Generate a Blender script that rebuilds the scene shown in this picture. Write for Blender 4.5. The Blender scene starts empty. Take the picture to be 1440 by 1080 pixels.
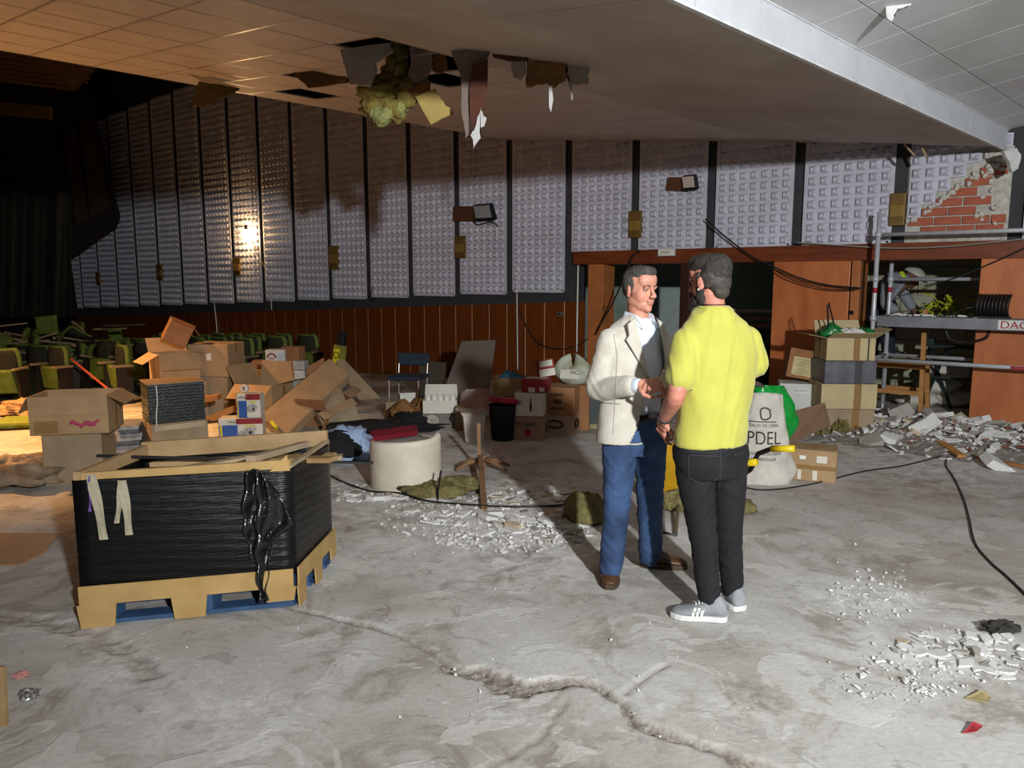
import bpy, bmesh, math, random
import numpy as np
from mathutils import Vector, Matrix, Euler

random.seed(7)
RNG = np.random.default_rng(11)
SC = bpy.context.scene
COL = SC.collection

# ------------------------------------------------------------------ camera
F_PX = 1080.0; PITCH = math.radians(7.75); CAM_H = 1.656
CP, SP = math.cos(PITCH), math.sin(PITCH)
cam_d = bpy.data.cameras.new('camera'); cam = bpy.data.objects.new('camera', cam_d)
COL.objects.link(cam); SC.camera = cam
cam.location = (0, 0, CAM_H); cam.rotation_euler = (math.pi/2 - PITCH, 0, 0)
cam_d.sensor_width = 36.0; cam_d.lens = 36.0*F_PX/1440.0; cam_d.clip_start = 0.05; cam_d.clip_end = 200

# ------------------------------------------------------------------ world, lights, exposure
wd = bpy.data.worlds.new('world'); SC.world = wd; wd.use_nodes = True
wd.node_tree.nodes['Background'].inputs[0].default_value = (0.75, 0.72, 0.70, 1)
wd.node_tree.nodes['Background'].inputs[1].default_value = 0.030
SC.view_settings.view_transform = 'Standard'; SC.view_settings.look = 'None'
SC.view_settings.gamma = 1.0; SC.view_settings.use_curve_mapping = False
SC.view_settings.exposure = 0.0

def spot(name, loc, target, power, color, angle, blend, size):
    l = bpy.data.lights.new(name, 'SPOT'); l.energy = power; l.color = color
    l.spot_size = math.radians(angle); l.spot_blend = blend; l.shadow_soft_size = size
    o = bpy.data.objects.new(name, l); COL.objects.link(o); o.location = loc
    d = Vector(target) - Vector(loc); o.rotation_euler = d.to_track_quat('-Z', 'Y').to_euler()
    return o
# work floodlight on a mast behind the camera: lights everything below the soffit edge
KEY = spot('floodlight_key_offscreen', (1.94, -2.40, 2.87), (0.9, 9.0, 3.6), 3150, (0.96, 0.99, 1.0), 116, 1.0, 0.10)
# tungsten lamp over the stalls, out of frame on the left: the warm floor and box sides there show it
WARM = spot('tungsten_stalls_offscreen', (-8.6, 8.6, 5.6), (-6.6, 8.3, -0.2), 6000, (1.0, 0.49, 0.17), 70, 0.7, 0.15)


# ------------------------------------------------------------------ pixel helpers (1440 x 1080 frame)
CAMP = np.array([0, 0, CAM_H])
def ray(px, py):
    u = (px-720)/F_PX; v = (py-540)/F_PX
    return np.array([u, CP-v*SP, -SP-v*CP])
def atY(px, py, Y):
    d = ray(px, py); return CAMP + d*(Y/d[1])
def atZ(px, py, z=0.0):
    d = ray(px, py); return CAMP + d*((z-CAM_H)/d[2])
def ppm(Y): return F_PX/(Y*CP)          # rough pixels per metre at depth Y
# hall axes: e runs along the soffit edges, g across them (towards the stage)
EA = math.radians(45.106)
Ee = np.array([math.sin(EA), math.cos(EA), 0]); Gg = np.array([-math.cos(EA), math.sin(EA), 0])
QF = 7.9; FSL = 0.0425
def floor_z(x, y):
    q = x*Gg[0] + y*Gg[1]
    return -FSL*max(0.0, q-QF)
def ground(px, py):
    z = 0.0
    for _ in range(12):
        p = atZ(px, py, z); z = floor_z(p[0], p[1])
    p[2] = z
    return p
# side wall: s runs to the left (away) along the wall, d its direction, n its normal pointing away from us
WA = math.radians(51.29)
Wd = np.array([-math.sin(WA), math.cos(WA), 0]); Wn = np.array([math.cos(WA), math.sin(WA), 0])
P0 = np.array([5.531, 8.575, 0.0])
def wpt(s, z, off=0.0):                  # off > 0 : in front of the wall, towards the hall
    p = P0 + Wd*s - Wn*off; return np.array([p[0], p[1], z])
def wall_px(px, py, off=0.0):
    r = ray(px, py); t = np.dot(P0 - Wn*off - CAMP, Wn)/np.dot(r, Wn); p = CAMP + r*t
    return float(np.dot(p-P0, Wd)), float(p[2])
WALL_ROT = math.atan2(-Wd[1], -Wd[0])     # local +x = towards the right along the wall, local -y = towards the hall
def floor_s(s): return -FSL*max(0.0, s*0.993+2.2-QF)

# ------------------------------------------------------------------ colours and materials
def lin(c):
    if isinstance(c, str):
        c = [int(c[i:i+2], 16)/255 for i in (0, 2, 4)]
    return tuple(((v/12.92) if v <= 0.04045 else ((v+0.055)/1.055)**2.4) for v in c[:3])
MATS = {}
def M(name, col, rough=0.8, vary=0.15, scale=6.0, bump=0.0, bscale=40.0, metal=0.0, col2=None, stretch=None,
      spec=0.4, emit=0.0, detail=6.0, trans=0.0, sheen=0.0, coat=0.0, alpha=1.0):
    if name in MATS: return MATS[name]
    m = bpy.data.materials.new(name); m.use_nodes = True; nt = m.node_tree; N = nt.nodes; L = nt.links
    b = N['Principled BSDF']; c = lin(col)
    c2 = lin(col2) if col2 else tuple(max(0, v*(1-vary*2)) for v in c)
    b.inputs['Roughness'].default_value = rough; b.inputs['Metallic'].default_value = metal
    b.inputs['Specular IOR Level'].default_value = spec
    if trans: b.inputs['Transmission Weight'].default_value = trans
    if sheen: b.inputs['Sheen Weight'].default_value = sheen
    if coat: b.inputs['Coat Weight'].default_value = coat
    if alpha < 1: b.inputs['Alpha'].default_value = alpha
    tc = N.new('ShaderNodeTexCoord'); mp = N.new('ShaderNodeMapping')
    L.new(tc.outputs['Object'], mp.inputs[0])
    if stretch: mp.inputs['Scale'].default_value = stretch
    if vary > 0 or col2:
        n = N.new('ShaderNodeTexNoise'); n.inputs['Scale'].default_value = scale; n.inputs['Detail'].default_value = detail
        n.inputs['Roughness'].default_value = 0.6
        L.new(mp.outputs[0], n.inputs['Vector'])
        r = N.new('ShaderNodeValToRGB'); r.color_ramp.elements[0].position = 0.33; r.color_ramp.elements[1].position = 0.67
        r.color_ramp.elements[0].color = (*c2, 1); r.color_ramp.elements[1].color = (*c, 1)
        L.new(n.outputs['Fac'], r.inputs[0]); L.new(r.outputs[0], b.inputs['Base Color'])
    else:
        b.inputs['Base Color'].default_value = (*c, 1)
    if bump > 0:
        n2 = N.new('ShaderNodeTexNoise'); n2.inputs['Scale'].default_value = bscale; n2.inputs['Detail'].default_value = 5
        L.new(mp.outputs[0], n2.inputs['Vector'])
        bp = N.new('ShaderNodeBump'); bp.inputs['Strength'].default_value = bump; bp.inputs['Distance'].default_value = 0.02
        L.new(n2.outputs['Fac'], bp.inputs['Height']); L.new(bp.outputs[0], b.inputs['Normal'])
    if emit:
        b.inputs['Emission Color'].default_value = (*c, 1); b.inputs['Emission Strength'].default_value = emit
    MATS[name] = m
    return m

# ------------------------------------------------------------------ mesh builder
class MB:
    def __init__(s): s.v = []; s.f = []; s.m = []
    def add(s, v, f, mi=0):
        o = len(s.v); s.v += [tuple(map(float, p)) for p in v]; s.f += [tuple(i+o for i in q) for q in f]; s.m += [mi]*len(f); return s
    def box(s, c, size, rot=None, mi=0, taper=1.0):
        x, y, z = [k/2 for k in size]; t = taper
        v = [(-x, -y, -z), (x, -y, -z), (x, y, -z), (-x, y, -z), (-x*t, -y*t, z), (x*t, -y*t, z), (x*t, y*t, z), (-x*t, y*t, z)]
        R = Euler(rot).to_matrix() if rot is not None else None
        v = [(R @ Vector(p) if R else Vector(p)) + Vector(c) for p in v]
        return s.add(v, [(0, 3, 2, 1), (4, 5, 6, 7), (0, 1, 5, 4), (1, 2, 6, 5), (2, 3, 7, 6), (3, 0, 4, 7)], mi)
    def quad(s, a, b, c, d, mi=0): return s.add([a, b, c, d], [(0, 1, 2, 3)], mi)
    def slab(s, pts, off, mi=0):      # polygon (list of 3D points) extruded by vector off
        n = len(pts); pts = [Vector(p) for p in pts]; off = Vector(off)
        v = pts + [p+off for p in pts]
        f = [tuple(range(n-1, -1, -1)), tuple(range(n, 2*n))] + [(i, (i+1) % n, n+(i+1) % n, n+i) for i in range(n)]
        return s.add(v, f, mi)
    def bar(s, a, b, w, h=None, mi=0, up=(0, 0, 1)):   # rectangular bar from a to b
        a, b = Vector(a), Vector(b); d = (b-a).normalized(); h = h or w
        u = Vector(up)
        if abs(d.dot(u)) > 0.98: u = Vector((1, 0, 0))
        x = d.cross(u).normalized(); y = x.cross(d)
        v = []
        for p in (a, b):
            for sx, sy in ((-1, -1), (1, -1), (1, 1), (-1, 1)): v.append(p + x*(w/2*sx) + y*(h/2*sy))
        return s.add(v, [(0, 1, 2, 3), (7, 6, 5, 4), (0, 4, 5, 1), (1, 5, 6, 2), (2, 6, 7, 3), (3, 7, 4, 0)], mi)
    def tube(s, pts, r, n=8, mi=0, cap=True, closed=False):
        pts = [Vector(p) for p in pts]; k = len(pts)
        rs = r if isinstance(r, (list, tuple)) else [r]*k
        V = []; prev = None
        for i, p in enumerate(pts):
            if closed: t = pts[(i+1) % k]-pts[i-1]
            else: t = pts[min(i+1, k-1)]-pts[max(i-1, 0)]
            t.normalize()
            if prev is None:
                a = Vector((0, 0, 1)) if abs(t.z) < 0.9 else Vector((1, 0, 0))
                x = t.cross(a).normalized()
            else:
                x = (prev - t*prev.dot(t)).normalized()
            prev = x; y = t.cross(x)
            rr = rs[i] if isinstance(rs[i], (list, tuple)) else (rs[i], rs[i])
            for j in range(n):
                a = 2*math.pi*j/n; V.append(p + x*(math.cos(a)*rr[0]) + y*(math.sin(a)*rr[1]))
        Fc = []
        for i in range(k if closed else k-1):
            i2 = (i+1) % k
            for j in range(n): Fc.append((i*n+j, i*n+(j+1) % n, i2*n+(j+1) % n, i2*n+j))
        if cap and not closed: Fc.append(tuple(range(n-1, -1, -1))); Fc.append(tuple((k-1)*n+j for j in range(n)))
        return s.add(V, Fc, mi)
    def cyl(s, a, b, r, n=12, mi=0, r2=None): return s.tube([a, b], [r, r if r2 is None else r2], n, mi)
    def lathe(s, prof, n=24, c=(0, 0, 0), mi=0, sx=1, sy=1):   # prof list of (r,z)
        V = []; Fc = []; k = len(prof)
        for r, z in prof:
            for j in range(n):
                a = 2*math.pi*j/n; V.append((c[0]+math.cos(a)*r*sx, c[1]+math.sin(a)*r*sy, c[2]+z))
        for i in range(k-1):
            for j in range(n): Fc.append((i*n+j, i*n+(j+1) % n, (i+1)*n+(j+1) % n, (i+1)*n+j))
        return s.add(V, Fc, mi)
    def ell(s, c, r, n=16, m=10, rot=None, mi=0):
        V = [(0, 0, -1)]; 
        for i in range(1, m):
            ph = -math.pi/2 + math.pi*i/m
            for j in range(n):
                a = 2*math.pi*j/n; V.append((math.cos(ph)*math.cos(a), math.cos(ph)*math.sin(a), math.sin(ph)))
        V.append((0, 0, 1)); Fc = [(0, 1+(j+1) % n, 1+j) for j in range(n)]
        for i in range(m-2):
            for j in range(n): Fc.append((1+i*n+j, 1+i*n+(j+1) % n, 1+(i+1)*n+(j+1) % n, 1+(i+1)*n+j))
        t = len(V)-1; Fc += [(t, 1+(m-2)*n+j, 1+(m-2)*n+(j+1) % n) for j in range(n)]
        R = Euler(rot).to_matrix() if rot is not None else None
        V = [Vector((p[0]*r[0], p[1]*r[1], p[2]*r[2])) for p in V]
        if R: V = [R @ p for p in V]
        return s.add([p+Vector(c) for p in V], Fc, mi)
    def grid(s, fn, nu, nv, mi=0):      # fn(u,v)->point , u,v in 0..1
        V = [fn(i/nu, j/nv) for j in range(nv+1) for i in range(nu+1)]
        Fc = [(j*(nu+1)+i, j*(nu+1)+i+1, (j+1)*(nu+1)+i+1, (j+1)*(nu+1)+i) for j in range(nv) for i in range(nu)]
        return s.add(V, Fc, mi)
    def mesh(s, name, mats, smooth=False):
        me = bpy.data.meshes.new(name); me.from_pydata(s.v, [], s.f)
        for m in (mats if isinstance(mats, (list, tuple)) else [mats]): me.materials.append(m)
        if any(s.m): me.polygons.foreach_set('material_index', s.m)
        if smooth: me.polygons.foreach_set('use_smooth', [True]*len(me.polygons))
        me.update(); return me
    def build(s, name, mats, parent=None, smooth=False, bevel=0.0, loc=None, rot=None, world=False, kind=None, solid=0.0, sub=0, angle=35):
        me = s.mesh(name, mats, smooth)
        o = bpy.data.objects.new(name, me); COL.objects.link(o)
        if parent is not None:
            o.parent = parent
            if world:
                o.matrix_parent_inverse = Matrix.Identity(4)
                mw = world_matrix(parent).inverted(); me.transform(mw)
        if loc is not None: o.location = loc
        if rot is not None: o.rotation_euler = rot
        if kind: o['kind'] = kind
        if solid:
            md = o.modifiers.new('thick', 'SOLIDIFY'); md.thickness = solid; md.offset = 0
        if sub:
            md = o.modifiers.new('sub', 'SUBSURF'); md.levels = sub; md.render_levels = sub
        if bevel:
            md = o.modifiers.new('bevel', 'BEVEL'); md.width = bevel; md.segments = 2; md.limit_method = 'ANGLE'; md.angle_limit = math.radians(angle)
        return o
def world_matrix(o):
    m = Matrix.LocRotScale(o.location, o.rotation_euler, o.scale)
    return world_matrix(o.parent) @ m if o.parent else m
def inst(name, me, parent=None, loc=(0, 0, 0), rot=(0, 0, 0), scale=(1, 1, 1)):
    o = bpy.data.objects.new(name, me); COL.objects.link(o); o.parent = parent
    o.location = loc; o.rotation_euler = rot; o.scale = scale; return o
def tag(o, label, cat, group=None):
    o['label'] = label; o['category'] = cat
    if group: o['group'] = group
    return o
def thing(name, label, cat, loc=(0, 0, 0), rotz=0.0, group=None, rot=None):
    o = bpy.data.objects.new(name, None); COL.objects.link(o)
    o.empty_display_size = 0.1
    o.location = tuple(map(float, loc)); o.rotation_euler = rot if rot is not None else (0, 0, rotz)
    return tag(o, label, cat, group)
def struct(o): o['kind'] = 'structure'; return o
def copy_tree(o, parent=None):
    c = o.copy(); COL.objects.link(c); c.parent = parent
    for ch in o.children: copy_tree(ch, c)
    return c
def text_mesh(s, size, mat, name='lettering', parent=None, loc=(0, 0, 0), rot=(0, 0, 0), ext=0.0015, ax='CENTER', sx=1.0):
    cu = bpy.data.curves.new('t', 'FONT'); cu.body = s; cu.size = size; cu.extrude = ext; cu.align_x = ax; cu.align_y = 'CENTER'
    to = bpy.data.objects.new('t', cu); COL.objects.link(to)
    dg = bpy.context.evaluated_depsgraph_get(); dg.update()
    me = bpy.data.meshes.new_from_object(to.evaluated_get(dg)); me.name = name
    bpy.data.objects.remove(to); bpy.data.curves.remove(cu)
    me.materials.clear(); me.materials.append(mat)
    if sx != 1.0: me.transform(Matrix.Diagonal((sx, 1, 1, 1)))
    return inst(name, me, parent, loc, rot)
# ================================================================== STRUCTURE
# ------------------------------------------------------------------ floor
def seg_dist(X, Y, poly):
    best = np.full(X.shape, 1e9); tt = np.zeros(X.shape); acc = 0.0
    L = sum(math.dist(poly[i][:2], poly[i+1][:2]) for i in range(len(poly)-1))
    for i in range(len(poly)-1):
        a, b = poly[i], poly[i+1]; dx, dy = b[0]-a[0], b[1]-a[1]; l2 = dx*dx+dy*dy; l = math.sqrt(l2)
        t = np.clip(((X-a[0])*dx+(Y-a[1])*dy)/l2, 0, 1)
        d = np.hypot(X-a[0]-t*dx, Y-a[1]-t*dy)
        k = d < best; best = np.where(k, d, best); tt = np.where(k, (acc+t*l)/L, tt); acc += l
    return best, tt
def vnoise(X, Y, sc, seed=0):
    r = np.random.default_rng(seed); G = r.random((257, 257))
    x = (X*sc) % 256; y = (Y*sc) % 256; i = x.astype(int); j = y.astype(int); fx = x-i; fy = y-j
    fx = fx*fx*(3-2*fx); fy = fy*fy*(3-2*fy)
    return (G[i, j]*(1-fx)*(1-fy)+G[i+1, j]*fx*(1-fy)+G[i, j+1]*(1-fx)*fy+G[i+1, j+1]*fx*fy)
xs = np.unique(np.concatenate([np.linspace(-26, -3.2, 58), np.arange(-3.2, 3.2, 0.016), np.linspace(3.2, 14, 60)]))
ys = np.unique(np.concatenate([np.linspace(-6, 1.6, 16), np.arange(1.6, 5.2, 0.016), np.linspace(5.2, 10, 90), np.linspace(10, 30, 60)]))
X, Y = np.meshgrid(xs, ys)
Z = -FSL*np.maximum(0, X*Gg[0]+Y*Gg[1]-QF)
g2 = lambda l: [tuple(ground(*p)[:2]) for p in l]
crack = g2([(380, 845), (419, 857), (517, 879), (560, 893), (604, 915), (633, 942), (677, 947), (735, 969), (779, 958), (833, 962), (876, 988), (891, 1013), (935, 1032), (1003, 1052), (1046, 1071), (1130, 1100)])
wid = .72*np.array([.010, .014, .018, .02, .012, .012, .016, .045, .085, .07, .03, .028, .032, .04, .05, .05])
d, t = seg_dist(X, Y, crack)
nz = vnoise(X, Y, 14, 1); nz2 = vnoise(X, Y, 45, 2); nz3 = vnoise(X, Y, 5, 3)
w = np.interp(t, np.linspace(0, 1, len(wid)), wid)*(0.15+1.1*nz+.55*nz2)
m1 = np.clip((w-d)/0.010+0.5, 0, 1)
hair = g2([(879, 974), (915, 947), (935, 935)]); d2, _ = seg_dist(X, Y, hair); m2 = np.clip((0.012*(.4+nz)-d2)/0.02+.5, 0, 1)*.6
br = g2([(795, 985), (779, 1010), (760, 1037), (711, 1066), (670, 1085)]); d3, _ = seg_dist(X, Y, br); m3 = np.clip((0.016*(.2+nz)-d3)/0.016+.4, 0, 1)*.35
rid = g2([(0, 868), (60, 872), (130, 890), (180, 915), (215, 950)]); d4, _ = seg_dist(X, Y, rid); m4 = np.clip((0.05*(.1+nz*1.6)-d4)/0.03+.4, 0, 1)*.5
crk = np.clip(np.maximum.reduce([m1, m2, m3, m4]), 0, 1)
Z = Z - crk*0.034 + crk*nz2*0.024 + (nz3-.5)*0.006*(np.abs(X) < 3.2)
def blob(px, py, rx, ry, soft=1.0):
    c = ground(px, py); a = ground(px+rx, py); b = ground(px, py-ry)
    wx = abs(a[0]-c[0]); wy = abs(b[1]-c[1])
    r2 = ((X-c[0])/wx)**2+((Y-c[1])/wy)**2
    return np.exp(-r2*soft)
dust = np.maximum.reduce([blob(690, 715, 190, 45, .7), blob(720, 757, 140, 36, .7), blob(1230, 840, 90, 22)*.9, blob(1330, 920, 150, 40)*.6,
                          blob(560, 740, 70, 30)*.6, blob(300, 1010, 130, 50)*.45, blob(1000, 990, 160, 30)*.5, blob(1300, 640, 200, 40)*.6, blob(170, 945, 90, 25)*.5])
red = np.maximum(blob(1300, 700, 260, 60)*.8, blob(560, 850, 60, 14)*.5)      # reddish residue and a stain
V = np.stack([X.ravel(), Y.ravel(), Z.ravel()], 1); nx, ny = len(xs), len(ys)
idx = np.arange(nx*ny).reshape(ny, nx)
Fq = np.stack([idx[:-1, :-1].ravel(), idx[:-1, 1:].ravel(), idx[1:, 1:].ravel(), idx[1:, :-1].ravel()], 1)
me = bpy.data.meshes.new('floor'); me.from_pydata(V.tolist(), [], Fq.tolist())
me.polygons.foreach_set('use_smooth', [True]*len(me.polygons))
at_ = me.color_attributes.new('mask', 'FLOAT_COLOR', 'POINT')
at_.data.foreach_set('color', np.stack([crk.ravel(), dust.ravel(), red.ravel(), np.ones(nx*ny)], 1).astype(np.float32).ravel())
floor = bpy.data.objects.new('floor', me); COL.objects.link(floor); struct(floor)
def floor_material():
    m = bpy.data.materials.new('concrete_floor'); m.use_nodes = True; nt = m.node_tree; N = nt.nodes; L = nt.links; b = N['Principled BSDF']
    tc = N.new('ShaderNodeTexCoord'); at = N.new('ShaderNodeAttribute'); at.attribute_name = 'mask'
    sep = N.new('ShaderNodeSeparateColor'); L.new(at.outputs['Color'], sep.inputs[0])
    def noise(sc, det=8, ro=.6, dist=0.0, vec=None):
        n = N.new('ShaderNodeTexNoise'); n.inputs['Scale'].default_value = sc; n.inputs['Detail'].default_value = det
        n.inputs['Roughness'].default_value = ro; n.inputs['Distortion'].default_value = dist
        L.new(vec or tc.outputs['Object'], n.inputs['Vector']); return n.outputs['Fac']
    def ramp(f, stops):
        r = N.new('ShaderNodeValToRGB'); e = r.color_ramp.elements
        while len(e) < len(stops): e.new(.5)
        for i, (p, c) in enumerate(stops):
            e[i].position = p; e[i].color = (*lin(c), 1) if isinstance(c, str) else (c, c, c, 1)
        L.new(f, r.inputs[0]); return r.outputs[0]
    def mix(f, a, bb, mode='MIX'):
        x = N.new('ShaderNodeMix'); x.data_type = 'RGBA'; x.blend_type = mode
        if isinstance(f, float): x.inputs[0].default_value = f
        else: L.new(f, x.inputs[0])
        for s, k in ((a, 6), (bb, 7)):
            if isinstance(s, str): x.inputs[k].default_value = (*lin(s), 1)
            else: L.new(s, x.inputs[k])
        return x.outputs[2]
    def math_(op, a, bb=None):
        x = N.new('ShaderNodeMath'); x.operation = op
        for s, k in ((a, 0), (bb, 1)):
            if s is None: continue
            if isinstance(s, (int, float)): x.inputs[k].default_value = s
            else: L.new(s, x.inputs[k])
        return x.outputs[0]
    base = ramp(noise(0.9, 9, .62, .4), [(.28, '8d857b'), (.44, 'b3afa8'), (.58, 'c7c5c1'), (.74, 'a39c93')])
    st = ramp(noise(1.7, 10, .68, 1.2), [(.52, 0.0), (.62, 1.0)])
    base = mix(math_('MULTIPLY', st, .62), base, '7f7264')
    # worn-off screed patches with sharp edges
    wp = ramp(noise(2.6, 6, .55, .8), [(.55, 0.0), (.575, 1.0)])
    base = mix(math_('MULTIPLY', wp, .55), base, 'd6d4cf')
    wp2 = ramp(noise(5.5, 8, .6, 1.0), [(.60, 0.0), (.62, 1.0)])
    base = mix(math_('MULTIPLY', wp2, .45), base, '8c8781')
    fine = ramp(noise(38, 5, .7), [(.30, 0.0), (.62, 1.0)])
    base = mix(math_('MULTIPLY', fine, .24), base, '6d665e')
    sp = ramp(noise(95, 3, .5), [(.665, 0.0), (.70, 1.0)])
    rd = math_('MULTIPLY', sep.outputs[2], math_('ADD', noise(2.2, 8, .6, .8), .25))
    base = mix(math_('MULTIPLY', rd, .80), base, '80685b')
    dn = math_('MULTIPLY', sep.outputs[1], ramp(noise(8, 9, .75, .6), [(.42, 0.0), (.60, 1.0)]))
    base = mix(math_('MULTIPLY', dn, .95), base, 'eeedea')
    base = mix(math_('MULTIPLY', sp, .5), base, 'dedbd5')
    grav = ramp(noise(60, 4, .7), [(.35, '5d554c'), (.55, '8b8176'), (.7, 'b5aca0')])
    base = mix(math_('MULTIPLY', sep.outputs[0], .9), base, grav)
    L.new(base, b.inputs['Base Color'])
    b.inputs['Roughness'].default_value = .78; b.inputs['Specular IOR Level'].default_value = .3
    h = math_('ADD', math_('MULTIPLY', noise(30, 8, .65), .6), math_('MULTIPLY', wp, .25))
    h = math_('ADD', h, math_('MULTIPLY', dn, .3))
    bp = N.new('ShaderNodeBump'); bp.inputs['Strength'].default_value = .45; bp.inputs['Distance'].default_value = .012
    L.new(h, bp.inputs['Height']); L.new(bp.outputs[0], b.inputs['Normal'])
    return m
me.materials.append(floor_material())

# ------------------------------------------------------------------ long side wall
m_wall_dark = M('dark_grey_wall', '3d3d40', .85, .12, 3, .1, 30)
m_panel = M('acoustic_panel', 'c6c6d2', .75, .10, 2.0, .05, 60, col2='b4b2bd')
m_wood = M('wainscot_wood', '743a12', .38, .2, 5, 0, col2='5a290b', stretch=(6, 6, .5), spec=.5)
m_joint = M('pale_joint', 'd8b48c', .5, .05)
wall = thing('wall_side', '', ''); wall['kind'] = 'structure'
for k in ('label', 'category'): del wall[k]
wall.location = tuple(P0); wall.rotation_euler = (0, 0, WALL_ROT)   # local x = -s, local y = away
def L2(s, z, off=0.0): return (-s, -off, z)                          # wall local point
zt = lambda s: 1.31-.0425*(s-5.78)
zp = lambda s: 1.49-.0375*(s-6.0)
SEND = 25.6
b = MB()
# solid backing above the openings and down to the floor left of them
b.slab([L2(5.78, -.9+.0, 0), L2(SEND, -1.6, 0), L2(SEND, 8.0, 0), L2(5.78, 8.0, 0)], (0, .25, 0))
b.slab([L2(-5, 1.89, 0), L2(5.78, 1.89, 0), L2(5.78, 8.0, 0), L2(-5, 8.0, 0)], (0, .25, 0))
b.build('backing', m_wall_dark, wall)
# wainscot planks, each 0.395 m, with pale joints
PITCHB = 1.183
k = 0; s = 5.60
while s < SEND-.4:
    s2 = s+PITCHB/3
    b = MB(); b.slab([L2(s+.012, floor_s(s)-.05, .03), L2(s2-.012, floor_s(s2)-.05, .03), L2(s2-.012, zt(s2), .03), L2(s+.012, zt(s), .03)], (0, .025, 0))
    b.build('plank', m_wood, wall)
    j = MB(); j.slab([L2(s2-.012, floor_s(s2)-.05, .018), L2(s2+.012, floor_s(s2)-.05, .018), L2(s2+.012, zt(s2), .018), L2(s2-.012, zt(s2), .018)], (0, .012, 0))
    j.build('joint_strip', m_joint, wall)
    s = s2
b = MB(); b.slab([L2(5.78, zt(5.78), .035), L2(SEND, zt(SEND), .035), L2(SEND, zt(SEND)+.03, .035), L2(5.78, zt(5.78)+.03, .035)], (0, .03, 0))
b.build('dado_rail', m_wall_dark, wall)
# acoustic panels: truncated pyramids, seven across
CELL = 1.0/7
def panel_mesh(name, rows, keep=None, cols=7):
    mb = MB(); c = CELL; a = .018; h = .045; t = .062
    for j in range(rows):
        for i in range(cols):
            if keep and not keep(i, j): continue
            x0, z0 = i*c, j*c
            o = [(x0, 0, z0), (x0+c, 0, z0), (x0+c, 0, z0+c), (x0, 0, z0+c)]
            q = [(x0+a, 0, z0+a), (x0+c-a, 0, z0+a), (x0+c-a, 0, z0+c-a), (x0+a, 0, z0+c-a)]
            u = [(x0+c/2-.024, -h, z0+c/2-.024), (x0+c/2+.024, -h, z0+c/2-.024), (x0+c/2+.024, -h, z0+c/2+.024), (x0+c/2-.024, -h, z0+c/2+.024)]
            w = [(x0+c/2-.014, -h+.012, z0+c/2-.014), (x0+c/2+.014, -h+.012, z0+c/2-.014), (x0+c/2+.014, -h+.012, z0+c/2+.014), (x0+c/2-.014, -h+.012, z0+c/2+.014)]
            f = []
            for A, B in ((0, 4), (4, 8), (8, 12)):
                for n in range(4): f.append((A+n, A+(n+1) % 4, B+(n+1) % 4, B+n))
            f.append((12, 13, 14, 15))
            mb.add(o+q+u+w, f)
    if keep is None:      # rim
        H = rows*c
        for A, B in (((0, 0), (cols*c, 0)), ((cols*c, 0), (cols*c, H)), ((cols*c, H), (0, H)), ((0, H), (0, 0))):
            mb.bar((A[0], -.005, A[1]), (B[0], -.005, B[1]), .02, .05)
    return mb.mesh(name, m_panel)
full = panel_mesh('acoustic_panel', 36); short = panel_mesh('acoustic_panel_short', 12)
shortcut = panel_mesh('acoustic_panel_cut', 9)
BAR = [(20-n)*PITCHB for n in range(21)]       # s of the dark bars
for n in range(0, 15):
    sL, sR = BAR[n], BAR[n+1]
    inst('acoustic_panel', full, wall, (-(sL-.09), -.045, zp((sL+sR)/2)))
inst('acoustic_panel', full, wall, (-(BAR[0]+PITCHB-.09), -.045, zp(BAR[0]+.6)))
for n in range(15, 19):
    inst('acoustic_panel', short, wall, (-(BAR[n]-.09), -.045, 2.09))
for n in (20,):
    inst('acoustic_panel', short, wall, (-(BAR[n]-.09), -.045, 2.09)); inst('acoustic_panel', short, wall, (-(BAR[n]-PITCHB-.09), -.045, 2.09))
# panel that has come away: ragged remains, plaster and bare brick
r = random.Random(3)
def keep(i, j):
    edge = [1.5, 2.2, 3.6, 4.6, 5.4, 6.0, 6.3][i]
    return j > edge
inst('broken_acoustic_panel', panel_mesh('broken_panel', 8, keep), wall, (-(BAR[19]-.09), -.045, 2.09))
m_brick = M('bare_brick', 'b0614a', .9, .25, 9, .4, 40, col2='96503c'); m_mortar = M('crumbled_plaster', 'c9c5bb', .95, .2, 12, .6, 30)
b = MB(); b.slab([L2(BAR[19]-.07, 2.08, .012), L2(.08, 2.08, .012), L2(.08, 3.1, .012), L2(BAR[19]-.07, 3.1, .012)], (0, .012, 0)); b.build('plaster_bed', m_mortar, wall)
zrow = 2.17; row = 0
while zrow < 2.95:
    hgt = .10; s = BAR[19]-.10-(.0 if row % 2 else .14)
    while s > .12:
        ln = min(.27, s-.10)
        tt = (BAR[19]-s)/1.0
        top = 2.30+.62*max(0, min(1, tt*1.15))+r.uniform(-.03, .03)
        if zrow+hgt*.6 < top and ln > .08 and not (tt > .72 and 2.35 < zrow < 2.72 and r.random() < .8):
            bb = MB(); bb.box((0, 0, 0), (ln-.012, .03, hgt-.012), (r.uniform(-.02, .02), 0, r.uniform(-.02, .02)))
            bb.build('brick', m_brick, wall, loc=(-(s-ln/2), -.022-r.uniform(0, .012), zrow+hgt/2))
        s -= .28
    zrow += hgt+.004; row += 1
for i in range(46):        # torn plaster lumps along the break
    u = r.random(); s = BAR[19]-.09-u*1.0; z = 2.30+.62*min(1, u*1.15)+r.uniform(-.04, .05)
    if i > 30: s = r.uniform(.14, .4); z = r.uniform(2.25, 3.05)
    bb = MB(); bb.ell((0, 0, 0), (r.uniform(.02, .055), r.uniform(.012, .025), r.uniform(.015, .04)), 7, 5, (r.random(), r.random(), r.random()))
    bb.build('plaster_lump', m_mortar, wall, loc=(-s, -.045, z))
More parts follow.
